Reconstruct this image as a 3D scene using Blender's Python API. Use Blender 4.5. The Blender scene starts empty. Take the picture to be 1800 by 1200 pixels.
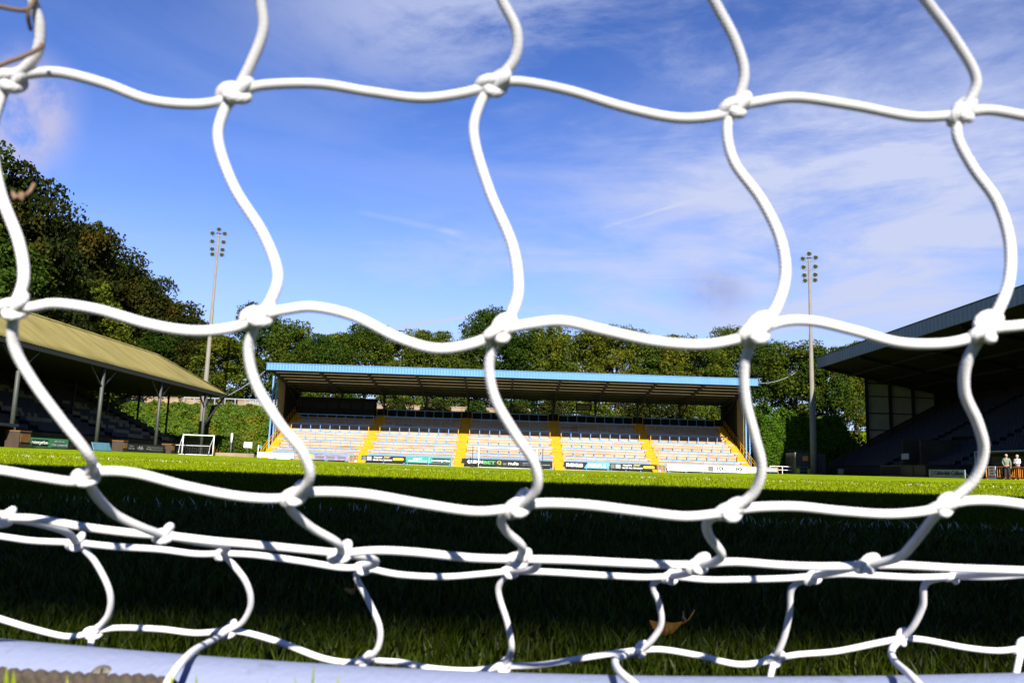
import bpy, bmesh, math, random
import numpy as np
from mathutils import Vector, Matrix, Euler
R = math.radians
S = bpy.context.scene
COL = S.collection

# ------------------------------------------------------------------ camera
CAM_H = 0.16
cam_d = bpy.data.cameras.new('camera')
cam = bpy.data.objects.new('camera', cam_d)
COL.objects.link(cam)
cam_d.sensor_width = 36
cam_d.lens = 29.0
cam_d.clip_start = 0.01
cam_d.clip_end = 3000
cam_d.dof.use_dof = True
cam_d.dof.focus_distance = 4.5
cam_d.dof.aperture_fstop = 20
CROT = (Matrix.Rotation(R(-0.31), 4, 'Z') @ Matrix.Rotation(R(90 + 8.66), 4, 'X') @ Matrix.Rotation(R(1.85), 4, 'Z'))
cam.matrix_world = Matrix.Translation((0, 0, CAM_H)) @ CROT
S.camera = cam
C3 = CROT.to_3x3()

def at(px, py, Y):
    """point at distance Y down the pitch seen at (px, py) of the 1800x1200 photograph"""
    d = C3 @ Vector(((px - 900) / 1450, (600 - py) / 1450, -1))
    return Vector((0, 0, CAM_H)) + d * (Y / d.y)

# ------------------------------------------------------------------ light
SUN_DX, SUN_DY = 0.26, 1.42           # shadow run per metre of drop
to_sun = Vector((SUN_DX, -SUN_DY, 1)).normalized()
ELEV = math.asin(to_sun.z)
AZ = math.atan2(to_sun.x, to_sun.y)   # from +Y towards +X
sun_d = bpy.data.lights.new('sun', 'SUN')
sun_d.energy = 5.0
sun_d.angle = R(0.5)
sun_d.color = (1.0, 0.93, 0.82)
sun = bpy.data.objects.new('sun', sun_d)
COL.objects.link(sun)
sun.rotation_euler = to_sun.to_track_quat('Z', 'Y').to_euler()
sun.location = (20, -40, 60)

w = bpy.data.worlds.new('World')
S.world = w
w.use_nodes = True
nt = w.node_tree
nt.nodes.clear()
N, L = nt.nodes.new, nt.links.new

def wmath(op, a, b=None, c=None, clamp=False):
    n = N('ShaderNodeMath'); n.operation = op; n.use_clamp = clamp
    for i, v in enumerate((a, b, c)):
        if v is None: continue
        if isinstance(v, (int, float)): n.inputs[i].default_value = v
        else: L(v, n.inputs[i])
    return n.outputs[0]

tc = N('ShaderNodeTexCoord')
sky = N('ShaderNodeTexSky')
sky.sky_type = 'NISHITA'
sky.sun_disc = False
sky.sun_elevation = ELEV
sky.sun_rotation = AZ
sky.air_density = 1.0
sky.dust_density = 0.1
sky.ozone_density = 2.0
dirn = N('ShaderNodeVectorMath'); dirn.operation = 'NORMALIZE'
L(tc.outputs['Generated'], dirn.inputs[0])
DIR = dirn.outputs[0]

def noise(scale, detail, rough, mapping=None, dist=0.0):
    n = N('ShaderNodeTexNoise')
    n.inputs['Scale'].default_value = scale
    n.inputs['Detail'].default_value = detail
    n.inputs['Roughness'].default_value = rough
    n.inputs['Distortion'].default_value = dist
    if mapping:
        m = N('ShaderNodeMapping')
        m.inputs['Rotation'].default_value = mapping[0]
        m.inputs['Scale'].default_value = mapping[1]
        L(DIR, m.inputs[0]); L(m.outputs[0], n.inputs[0])
    else:
        L(DIR, n.inputs[0])
    return n.outputs['Fac']

def blob(px, py, rx_deg, soft_deg, stretch=(1, 1)):
    """soft patch of sky round the direction seen at (px, py)"""
    d = (at(px, py, 100) - Vector((0, 0, CAM_H))).normalized()
    sub = N('ShaderNodeVectorMath'); sub.operation = 'SUBTRACT'
    L(DIR, sub.inputs[0]); sub.inputs[1].default_value = d
    sc = N('ShaderNodeVectorMath'); sc.operation = 'MULTIPLY'
    L(sub.outputs[0], sc.inputs[0]); sc.inputs[1].default_value = (stretch[0], 1, stretch[1])
    ln = N('ShaderNodeVectorMath'); ln.operation = 'LENGTH'
    L(sc.outputs[0], ln.inputs[0])
    mr = N('ShaderNodeMapRange'); mr.interpolation_type = 'SMOOTHSTEP'
    mr.inputs['From Min'].default_value = R(rx_deg + soft_deg)
    mr.inputs['From Max'].default_value = R(max(rx_deg - soft_deg, 0))
    L(ln.outputs['Value'], mr.inputs['Value'])
    return mr.outputs[0]

def ramp(v, lo, hi):
    mr = N('ShaderNodeMapRange'); mr.interpolation_type = 'SMOOTHSTEP'
    mr.inputs['From Min'].default_value = lo; mr.inputs['From Max'].default_value = hi
    L(v, mr.inputs['Value'])
    return mr.outputs[0]

wisp = noise(2.4, 9, 0.62, ((0, R(-22), R(10)), (1.0, 1.0, 3.4)), 0.7)
fine = noise(7.0, 9, 0.66, ((0, R(-28), R(14)), (1.0, 1.0, 2.6)), 0.5)
both = wmath('ADD', wmath('MULTIPLY', wisp, 0.68), wmath('MULTIPLY', fine, 0.32))
m_right = wmath("MULTIPLY", blob(1580, 455, 12.5, 10, (0.58, 1.25)), 0.98)
m_low = wmath('MULTIPLY', blob(1080, 530, 12, 10, (0.6, 2.2)), 0.80)
m_top = blob(790, 10, 6.5, 6, (0.6, 1.9))
m_top2 = blob(1560, 90, 13, 12, (0.55, 1.5))
m_left = blob(300, 90, 8, 8, (0.6, 2.4))
mot = noise(4.6, 10, 0.62, ((0, R(-20), R(6)), (1.0, 1.0, 4.5)), 0.9)
body = wmath('MULTIPLY_ADD', ramp(both, 0.36, 0.62), 0.38, 0.34)
body = wmath('ADD', body, wmath('MULTIPLY', ramp(mot, 0.36, 0.66), 0.40))
thin = wmath('ADD', wmath('MULTIPLY', m_top, 0.62), wmath('MULTIPLY', m_top2, 0.50))
thin = wmath('ADD', thin, wmath("MULTIPLY", m_left, 0.10))
thin = wmath('MULTIPLY', thin, ramp(both, 0.40, 0.64))
sep = N('ShaderNodeSeparateXYZ'); L(DIR, sep.inputs[0])
veil = wmath('MULTIPLY', ramp(sep.outputs['Z'], 0.50, 0.22), wmath('MULTIPLY_ADD', ramp(wisp, 0.35, 0.65), 0.10, 0.17))
low_veil = wmath('MULTIPLY', ramp(sep.outputs['Z'], 0.30, 0.06), 0.55)
veil = wmath('ADD', veil, low_veil)
cloud = wmath('ADD', wmath('MAXIMUM', wmath('MULTIPLY', wmath('MAXIMUM', m_right, m_low), body), veil), thin, clamp=True)
# small cumulus puff on the left, grey puff on the right
puffn = noise(11.0, 8, 0.6, None, 0.3)
p1 = wmath('MULTIPLY', wmath('ADD', blob(35, 175, 2.2, 1.9), blob(15, 235, 2.4, 2.0), clamp=True), ramp(puffn, 0.34, 0.52))
p2 = wmath('MULTIPLY', blob(1252, 515, 1.6, 1.5, (0.8, 1.3)), ramp(puffn, 0.40, 0.66))

def trail(xa, ya, xb, yb, width, amp):
    """thin aircraft trail: great-circle strip between two directions"""
    a = (at(xa, ya, 100) - Vector((0, 0, CAM_H))).normalized()
    b = (at(xb, yb, 100) - Vector((0, 0, CAM_H))).normalized()
    nrm = a.cross(b).normalized()
    mid = (a + b).normalized()
    d1 = N('ShaderNodeVectorMath'); d1.operation = 'DOT_PRODUCT'
    L(DIR, d1.inputs[0]); d1.inputs[1].default_value = nrm
    line = ramp(wmath('ABSOLUTE', d1.outputs['Value']), R(width), 0.0)
    d2 = N('ShaderNodeVectorMath'); d2.operation = 'DOT_PRODUCT'
    L(DIR, d2.inputs[0]); d2.inputs[1].default_value = mid
    c = a.dot(mid)
    ext = ramp(d2.outputs['Value'], c - 0.001, c + (1 - c) * 0.6)
    return wmath('MULTIPLY', wmath('MULTIPLY', line, ext), amp)

trails = wmath('ADD', trail(1060, 400, 1330, 318, 0.16, 0.9), trail(700, 576, 870, 548, 0.12, 1.2))
trails = wmath('ADD', trails, trail(1330, 318, 1620, 245, 0.5, 0.3))
trails = wmath('ADD', trails, trail(1490, 418, 1790, 385, 0.25, 0.3))
trails = wmath('ADD', trails, trail(640, 374, 810, 412, 0.35, 0.35))
trails = wmath('MULTIPLY', trails, ramp(fine, 0.3, 0.6))

def rgbmix(f, a, b, kind='MIX'):
    n = N('ShaderNodeMix'); n.data_type = 'RGBA'; n.blend_type = kind
    for s, v in ((n.inputs['Factor'], f), (n.inputs['A'], a), (n.inputs['B'], b)):
        if isinstance(v, (int, float)): s.default_value = v
        elif isinstance(v, tuple): s.default_value = v + (1,)
        else: L(v, s)
    return n.outputs['Result']

SKY_K = 0.05
EXPO = 1.5
# Nishita blue, slightly violet as this camera records it
pre = rgbmix(1.0, sky.outputs[0], (0.150, 0.150, 0.150), 'MULTIPLY')
gm = N('ShaderNodeGamma'); gm.inputs['Gamma'].default_value = 1.45
L(pre, gm.inputs['Color'])
base = rgbmix(1.0, gm.outputs[0], (5.5, 6.8, 10.0), 'MULTIPLY')
CL = 5.6
skycol = rgbmix(wmath('ADD', cloud, trails, clamp=True), base, (CL * 0.76, CL * 0.84, CL * 1.16))
skycol = rgbmix(wmath('MULTIPLY', p1, 0.92), skycol, (3.9, 3.9, 5.7))
skycol = rgbmix(wmath('MULTIPLY', p2, 0.65), skycol, (2.6, 2.7, 4.2))
bg = N('ShaderNodeBackground')
bg.inputs['Strength'].default_value = SKY_K
L(skycol, bg.inputs['Color'])
ow = N('ShaderNodeOutputWorld')
L(bg.outputs[0], ow.inputs[0])

S.view_settings.view_transform = 'Standard'
S.view_settings.look = 'None'
S.view_settings.gamma = 1
S.view_settings.exposure = EXPO
S.view_settings.use_curve_mapping = False
S.render.engine = 'CYCLES'
S.cycles.max_bounces = 6
S.cycles.transparent_max_bounces = 6
S.cycles.caustics_reflective = False
S.cycles.caustics_refractive = False
S.cycles.use_denoising = True

# ------------------------------------------------------------------ materials
def mat(name, col, rough=0.7, var=0.0, scale=4.0, col2=None, bump=0.0, bscale=None, metal=0.0, spec=0.5, detail=6, stretch=None, island=0.0, trans=0.0, objrand=0.0, thresh=(0.35, 0.7)):
    m = bpy.data.materials.new(name)
    m.use_nodes = True
    t = m.node_tree
    b = t.nodes['Principled BSDF']
    b.inputs['Roughness'].default_value = rough
    b.inputs['Metallic'].default_value = metal
    b.inputs['Specular IOR Level'].default_value = spec
    b.inputs['Base Color'].default_value = (*col, 1)
    n, l = t.nodes.new, t.links.new
    out = None
    tcn = n('ShaderNodeTexCoord'); src = tcn.outputs['Object']
    if stretch:
        mp = n('ShaderNodeMapping'); mp.inputs['Scale'].default_value = stretch
        l(src, mp.inputs[0]); src = mp.outputs[0]
    if var > 0 or col2:
        c2 = col2 if col2 else tuple(c * (1 - var) for c in col)
        nz = n('ShaderNodeTexNoise'); nz.inputs['Scale'].default_value = scale; nz.inputs['Detail'].default_value = detail
        nz.inputs['Roughness'].default_value = 0.62
        l(src, nz.inputs[0])
        mr = n('ShaderNodeMapRange'); mr.inputs['From Min'].default_value = thresh[0]; mr.inputs['From Max'].default_value = thresh[1]
        l(nz.outputs['Fac'], mr.inputs['Value'])
        mx = n('ShaderNodeMix'); mx.data_type = 'RGBA'
        l(mr.outputs[0], mx.inputs['Factor'])
        mx.inputs['A'].default_value = (*col, 1); mx.inputs['B'].default_value = (*c2, 1)
        out = mx.outputs['Result']
    if island > 0 or objrand > 0:
        g = n('ShaderNodeNewGeometry'); oi = n('ShaderNodeObjectInfo')
        hs = n('ShaderNodeHueSaturation')
        if out: l(out, hs.inputs['Color'])
        else: hs.inputs['Color'].default_value = (*col, 1)
        a = n('ShaderNodeMath'); a.operation = 'MULTIPLY_ADD'
        l(g.outputs['Random Per Island'], a.inputs[0]); a.inputs[1].default_value = island * 2; a.inputs[2].default_value = 1 - island
        a2 = n('ShaderNodeMath'); a2.operation = 'MULTIPLY_ADD'
        l(oi.outputs['Random'], a2.inputs[0]); a2.inputs[1].default_value = objrand; a2.inputs[2].default_value = 1 - objrand / 2
        a3 = n('ShaderNodeMath'); a3.operation = 'MULTIPLY'
        l(a.outputs[0], a3.inputs[0]); l(a2.outputs[0], a3.inputs[1]); l(a3.outputs[0], hs.inputs['Value'])
        h = n('ShaderNodeMath'); h.operation = 'MULTIPLY_ADD'
        l(oi.outputs['Random'], h.inputs[0]); h.inputs[1].default_value = -objrand * 0.09; h.inputs[2].default_value = 0.5 + objrand * 0.035
        l(h.outputs[0], hs.inputs['Hue'])
        out = hs.outputs[0]
    if out: l(out, b.inputs['Base Color'])
    if bump > 0:
        nb = n('ShaderNodeTexNoise'); nb.inputs['Scale'].default_value = bscale or scale * 4; nb.inputs['Detail'].default_value = 8
        l(src, nb.inputs[0])
        bp = n('ShaderNodeBump'); bp.inputs['Strength'].default_value = bump; bp.inputs['Distance'].default_value = 0.02
        l(nb.outputs['Fac'], bp.inputs['Height']); l(bp.outputs[0], b.inputs['Normal'])
    if trans > 0:
        tr = n('ShaderNodeBsdfTranslucent')
        if out: l(out, tr.inputs['Color'])
        else: tr.inputs['Color'].default_value = (*col, 1)
        ms = n('ShaderNodeMixShader'); ms.inputs[0].default_value = trans
        l(b.outputs[0], ms.inputs[1]); l(tr.outputs[0], ms.inputs[2])
        l(ms.outputs[0], t.nodes['Material Output'].inputs[0])
    return m

M = {}
M['concrete'] = mat('terrace concrete', (0.35, 0.27, 0.20), 0.9, 0, 0.7, (0.21, 0.125, 0.055), 0.4, 3, stretch=(0.35, 1, 2.4), spec=0.1, thresh=(0.50, 0.72))
M['footline'] = mat('dark step foot', (0.22, 0.165, 0.11), 0.95, 0, 0.5, (0.055, 0.032, 0.012), spec=0.05, thresh=(0.36, 0.50), stretch=(0.8, 1, 1))  # dark patchy strip along the foot of each riser
M['deckback'] = mat('cream roof deck, solid', (0.30, 0.26, 0.17), 0.8, 0.25, 0.6, spec=0.1)
M['riser'] = mat('terrace wall', (0.30, 0.25, 0.19), 0.9, 0.4, 0.8, None, 0.3, 5, spec=0.1)
M['yellow'] = mat('yellow step paint', (0.44, 0.235, 0.008), 0.75, 0, 1.6, (0.30, 0.15, 0.012), 0.2, 9, spec=0.15, thresh=(0.5, 0.8))
M['blue'] = mat('pale blue paint', (0.095, 0.21, 0.42), 0.5, 0.2, 2)
M['fascia'] = mat('blue fascia sheet', (0.060, 0.175, 0.37), 0.45, 0.15, 0.8)
M['cream'] = mat('cream sheeting', (0.22, 0.19, 0.12), 0.7, 0.3, 0.6, spec=0.1)
M['deck'] = mat('cream roof deck', (0.40, 0.31, 0.17), 0.8, 0.35, 0.6, spec=0.1, trans=0.28)
M['dark'] = mat('dark steel', (0.020, 0.022, 0.024), 0.6, spec=0.25)
M['black'] = mat('black', (0.008, 0.008, 0.009), 0.6, spec=0.2)
M['steelgreen'] = mat('grey green steel', (0.036, 0.042, 0.036), 0.6, 0.3, 3)
M['white'] = mat('white paint', (0.72, 0.73, 0.78), 0.45, 0.10, 5)
M['asbestos'] = mat('weathered roof sheet', (0.170, 0.147, 0.055), 0.95, 0, 0.35, (0.105, 0.088, 0.032), 0.5, 3, spec=0.05, stretch=(0.5, 2.2, 0.5), thresh=(0.40, 0.75))
M['cladding'] = mat('dark blue grey cladding', (0.095, 0.125, 0.175), 0.5, 0.2, 0.4)
M['soffit'] = mat('dark sheeting with shade in its colour', (0.018, 0.018, 0.016), 0.9, 0.5, 0.3, spec=0.1)
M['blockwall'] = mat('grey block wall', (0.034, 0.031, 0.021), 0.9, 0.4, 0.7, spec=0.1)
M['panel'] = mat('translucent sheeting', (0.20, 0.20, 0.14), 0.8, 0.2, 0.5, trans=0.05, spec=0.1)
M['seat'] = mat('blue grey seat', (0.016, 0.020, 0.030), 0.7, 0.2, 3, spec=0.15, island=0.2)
M['seatwhite'] = mat('pale seat', (0.13, 0.12, 0.08), 0.7, 0.3, 3, spec=0.1, island=0.2)
M['orange'] = mat('orange paint', (0.50, 0.17, 0.01), 0.55, 0.15, 3)
M['rust'] = mat('faded orange-brown board', (0.20, 0.085, 0.014), 0.8, 0.4, 3)
M['timber'] = mat('brown timber, also orange frames in shade', (0.035, 0.02, 0.009), 0.85, 0.4, 2)
M['mast'] = mat('galvanised mast', (0.150, 0.138, 0.118), 0.6, 0.25, 0.5, spec=0.25)
M['lampface'] = mat('lamp glass', (0.030, 0.036, 0.012), 0.2, spec=0.6)
M['lampback'] = mat('lamp housing', (0.085, 0.088, 0.075), 0.45)
M['stone'] = mat('sandstone', (0.24, 0.18, 0.125), 0.95, 0.35, 0.8, bump=0.5, bscale=3, spec=0.1)
M['bark'] = mat('bark', (0.09, 0.07, 0.05), 0.95, 0.5, 2, bump=0.5, spec=0.1)
M['teal'] = mat('teal print', (0.01, 0.20, 0.155), 0.5)
M['green'] = mat('green print', (0.03, 0.22, 0.09), 0.5)
M['brightgreen'] = mat('bright green print', (0.05, 0.50, 0.10), 0.5)
M['cyan'] = mat('cyan print', (0.06, 0.27, 0.36), 0.5)
M['purple'] = mat('purple print', (0.11, 0.10, 0.24), 0.5, 0, 1.6, (0.24, 0.20, 0.27))
M['lemon'] = mat('lemon print', (0.45, 0.38, 0.005), 0.5)
M['printwhite'] = mat('white print', (0.75, 0.75, 0.75), 0.5)
M['charcoal'] = mat('charcoal print', (0.010, 0.010, 0.011), 0.5, spec=0.2)
M['grey'] = mat('grey print', (0.10, 0.10, 0.11), 0.6, 0.2, 2)
M['palegrey'] = mat('pale grey board', (0.20, 0.23, 0.26), 0.6, 0.15, 2)
M['red'] = mat('red print', (0.60, 0.03, 0.05), 0.5)
M['tealblue'] = mat('dusty blue board', (0.08, 0.22, 0.30), 0.6, 0.2, 2)
M['skin'] = mat('skin', (0.30, 0.14, 0.09), 0.6)
M['hair'] = mat('grey hair', (0.30, 0.27, 0.24), 0.7, 0.2, 30)
M['sage'] = mat('sage green fabric', (0.13, 0.17, 0.13), 0.9, 0.2, 8)
M['cottonwhite'] = mat('white cotton', (0.72, 0.74, 0.80), 0.9, 0.1, 8)
M['trousers'] = mat('black trousers', (0.012, 0.012, 0.014), 0.9)
M['shoe'] = mat('black shoes', (0.01, 0.01, 0.01), 0.5)
M['leaf'] = mat('tree leaves', (0.030, 0.052, 0.003), 0.8, 0, 0.32, (0.085, 0.095, 0.004), spec=0.08, island=0.65, trans=0.22, objrand=0.75, thresh=(0.52, 0.70))
M['leafautumn'] = mat('turning leaves', (0.012, 0.018, 0.002), 0.8, 0, 0.40, (0.036, 0.030, 0.003), spec=0.06, island=0.6, trans=0.2, objrand=0.35, thresh=(0.50, 0.64))
M['leafhedge'] = mat('hedge leaves', (0.040, 0.088, 0.003), 0.7, 0.4, 1.2, spec=0.08, island=0.5, trans=0.2)
M['leafivy'] = mat('ivy leaves', (0.036, 0.066, 0.004), 0.6, 0, 0.45, (0.10, 0.085, 0.005), spec=0.08, island=0.55, trans=0.2, thresh=(0.52, 0.66))
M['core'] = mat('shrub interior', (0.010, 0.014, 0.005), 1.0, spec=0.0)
M['netgoal'] = mat('goal net twine', (0.16, 0.16, 0.17), 0.9, spec=0.1)
M['deadleaf'] = mat('dead leaf', (0.34, 0.17, 0.015), 0.6, 0, 90, (0.10, 0.04, 0.01), trans=0.25, spec=0.3)
M['drystem'] = mat('dry stem', (0.16, 0.10, 0.055), 0.8, 0.4, 80)
M['barpaint'] = mat('pale blue-grey bar paint', (0.158, 0.182, 0.278), 0.5, 0, 45, (0.080, 0.090, 0.125), spec=0.35, bump=0.12, bscale=260, thresh=(0.60, 0.80))
M['screw'] = mat('dull screw', (0.13, 0.12, 0.09), 0.55, 0.4, 300, metal=0.4, bump=0.3, bscale=900)
M['earth'] = mat('dark earth', (0.045, 0.038, 0.02), 1.0, 0.4, 2, spec=0.05)

# ------------------------------------------------------------------ helpers
class MB:
    def __init__(s): s.v = []; s.f = []; s.m = []; s.uv = None
    def add(s, vs, fs, mi=0):
        o = len(s.v); s.v += [tuple(p) for p in vs]
        s.f += [tuple(i + o for i in f) for f in fs]; s.m += [mi] * len(fs)
        return s
    def box(s, x0, x1, y0, y1, z0, z1, mi=0):
        return s.add([(x0, y0, z0), (x1, y0, z0), (x1, y1, z0), (x0, y1, z0), (x0, y0, z1), (x1, y0, z1), (x1, y1, z1), (x0, y1, z1)],
                     [(0, 3, 2, 1), (4, 5, 6, 7), (0, 1, 5, 4), (1, 2, 6, 5), (2, 3, 7, 6), (3, 0, 4, 7)], mi)
    def bar(s, a, b, w, h=None, mi=0):
        a, b = Vector(a), Vector(b); h = h or w
        d = (b - a).normalized()
        up = Vector((0, 0, 1)) if abs(d.z) < 0.95 else Vector((0, 1, 0))
        r = d.cross(up).normalized() * (w / 2); u = r.cross(d).normalized() * (h / 2)
        vs = [a - r - u, a + r - u, a + r + u, a - r + u, b - r - u, b + r - u, b + r + u, b - r + u]
        return s.add(vs, [(0, 1, 2, 3), (7, 6, 5, 4), (0, 4, 5, 1), (1, 5, 6, 2), (2, 6, 7, 3), (3, 7, 4, 0)], mi)
    def tube(s, pts, r, n=8, mi=0, cap=True, closed=False):
        pts = [Vector(p) for p in pts]; rs = r if isinstance(r, (list, tuple)) else [r] * len(pts)
        o = len(s.v); fr = None; K = len(pts)
        for i, p in enumerate(pts):
            if closed: t = (pts[(i + 1) % K] - pts[i - 1]).normalized()
            else: t = (pts[min(i + 1, K - 1)] - pts[max(i - 1, 0)]).normalized()
            if fr is None:
                fr = t.orthogonal().normalized()
            else:
                fr = (fr - t * fr.dot(t))
                fr = fr.normalized() if fr.length > 1e-6 else t.orthogonal().normalized()
            b = t.cross(fr)
            for k in range(n):
                a = 2 * math.pi * k / n
                s.v.append(tuple(p + (fr * math.cos(a) + b * math.sin(a)) * rs[i]))
        for i in range(K if closed else K - 1):
            j = (i + 1) % K
            for k in range(n):
                k2 = (k + 1) % n
                s.f.append((o + i * n + k, o + i * n + k2, o + j * n + k2, o + j * n + k)); s.m.append(mi)
        if cap and not closed:
            s.f.append(tuple(o + k for k in reversed(range(n)))); s.m.append(mi)
            s.f.append(tuple(o + (K - 1) * n + k for k in range(n))); s.m.append(mi)
        return s
    def lathe(s, c, prof, n=12, axis='Z', mi=0):
        o = len(s.v); c = Vector(c)
        for (r, h) in prof:
            for k in range(n):
                a = 2 * math.pi * k / n
                x, y = r * math.cos(a), r * math.sin(a)
                p = (x, y, h) if axis == 'Z' else ((x, h, y) if axis == 'Y' else (h, x, y))
                s.v.append(tuple(c + Vector(p)))
        for i in range(len(prof) - 1):
            for k in range(n):
                k2 = (k + 1) % n
                s.f.append((o + i * n + k, o + i * n + k2, o + (i + 1) * n + k2, o + (i + 1) * n + k)); s.m.append(mi)
        return s
    def build(s, name, mats, parent=None, smooth=False, origin=None):
        me = bpy.data.meshes.new(name)
        v = s.v
        if origin is not None:
            ox, oy, oz = origin
            v = [(a - ox, b - oy, c - oz) for a, b, c in v]
        me.from_pydata(v, [], s.f)
        if not isinstance(mats, (list, tuple)): mats = [mats]
        for m_ in mats: me.materials.append(m_)
        if len(mats) > 1: me.polygons.foreach_set('material_index', s.m)
        if smooth: me.polygons.foreach_set('use_smooth', [True] * len(me.polygons))
        me.update()
        o = bpy.data.objects.new(name, me)
        COL.objects.link(o)
        if origin is not None and parent is None: o.location = origin
        if parent: o.parent = parent
        return o

def tag(o, label=None, cat=None, group=None, kind=None):
    if label: o['label'] = label
    if cat: o['category'] = cat
    if group: o['group'] = group
    if kind: o['kind'] = kind
    return o
def empty(name, loc, rz=0):
    o = bpy.data.objects.new(name, None); COL.objects.link(o)
    o.location = loc; o.rotation_euler = (0, 0, rz); o.empty_display_size = 0.3
    return o
def kids(o): return [c for c in bpy.data.objects if c.parent == o]
def copy_tree(o, parent=None):
    c = o.copy(); COL.objects.link(c); c.parent = parent
    for ch in kids(o): copy_tree(ch, c)
    return c
def npmesh(name, verts, faces, mats, parent=None, nv=4, smooth=False):
    """big mesh from numpy arrays; faces all have nv corners"""
    me = bpy.data.meshes.new(name)
    me.vertices.add(len(verts)); me.vertices.foreach_set('co', np.asarray(verts, np.float32).ravel())
    me.loops.add(faces.size); me.loops.foreach_set('vertex_index', faces.astype(np.int32).ravel())
    me.polygons.add(len(faces)); me.polygons.foreach_set('loop_start', np.arange(0, faces.size, nv, dtype=np.int32))
    if smooth: me.polygons.foreach_set('use_smooth', np.ones(len(faces), bool))
    if not isinstance(mats, (list, tuple)): mats = [mats]
    for m_ in mats: me.materials.append(m_)
    me.update(calc_edges=True)
    o = bpy.data.objects.new(name, me); COL.objects.link(o)
    if parent: o.parent = parent
    return o
def lettering(txt, x, y, z, wdt, hgt, mt, parent=None, rz=0, shear=0, name='lettering', align='LEFT', bold=0.0):
    """text fitted to wdt x hgt with its lower left corner at (x, y, z), standing upright, facing -Y turned by rz"""
    cu = bpy.data.curves.new('txt', 'FONT'); cu.body = txt; cu.extrude = 0.012; cu.shear = shear; cu.offset = bold
    cu.space_line = 1.0; cu.align_x = align; cu.resolution_u = 4
    to = bpy.data.objects.new('txt', cu); COL.objects.link(to)
    bpy.context.view_layer.update()
    me = bpy.data.meshes.new_from_object(to.evaluated_get(bpy.context.evaluated_depsgraph_get()))
    bpy.data.objects.remove(to)
    co = np.empty(len(me.vertices) * 3, np.float32); me.vertices.foreach_get('co', co); co = co.reshape(-1, 3)
    lo, hi = co.min(0), co.max(0)
    co[:, 0] = (co[:, 0] - lo[0]) * wdt / (hi[0] - lo[0]); co[:, 1] = (co[:, 1] - lo[1]) * hgt / (hi[1] - lo[1])
    me.vertices.foreach_set('co', co.ravel()); me.materials.clear(); me.materials.append(mt); me.update()
    me.name = name
    o = bpy.data.objects.new(name, me); COL.objects.link(o)
    mw = Matrix.Translation((x, y, z)) @ Matrix.Rotation(rz, 4, 'Z') @ Matrix.Rotation(R(90), 4, 'X')
    if parent:
        o.parent = parent
        o.matrix_local = (Matrix.Translation(parent.location) @ parent.rotation_euler.to_matrix().to_4x4()).inverted() @ mw
    else: o.matrix_world = mw
    return o

rng = np.random.default_rng(7)
random.seed(5)
def smooth(t):
    t = np.clip(t, 0, 1); return t * t * (3 - 2 * t)
def gz(x, y):
    """height of the ground"""
    x = np.asarray(x, float); y = np.asarray(y, float)
    z = 0.40 * np.minimum(np.abs(x) / 34, 1.05) ** 2
    left = 7.2 * smooth((y - 109.5) / 13) * smooth((-32.2 - x) / 1.0)
    mid = 7.2 * smooth((y - 127.5) / 3)
    right = 5.0 * smooth((y - 116) / 10) * smooth((x - 33.8) / 1.0)
    hill = np.minimum(0.5 * np.maximum(0, -54 - x), 15) * smooth((y - 20) / 30)
    east = np.minimum(0.35 * np.maximum(0, x - 60), 6)
    far = 0.03 * np.maximum(0, y - 140)
    return z + np.maximum.reduce([left, mid, right, hill, east]) + np.minimum(far, 6)
def g1(x, y): return float(gz(x, y))

# ------------------------------------------------------------------ ground and pitch
def sheet(name, xs, ys, dz, mt):
    X, Y = np.meshgrid(xs, ys)
    Z = gz(X, Y) + dz
    v = np.stack([X, Y, Z], -1).reshape(-1, 3)
    nx, ny = len(xs), len(ys)
    i = np.arange(nx * ny).reshape(ny, nx)
    f = np.stack([i[:-1, :-1], i[:-1, 1:], i[1:, 1:], i[1:, :-1]], -1).reshape(-1, 4)
    return npmesh(name, v, f, mt, smooth=True)

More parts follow.
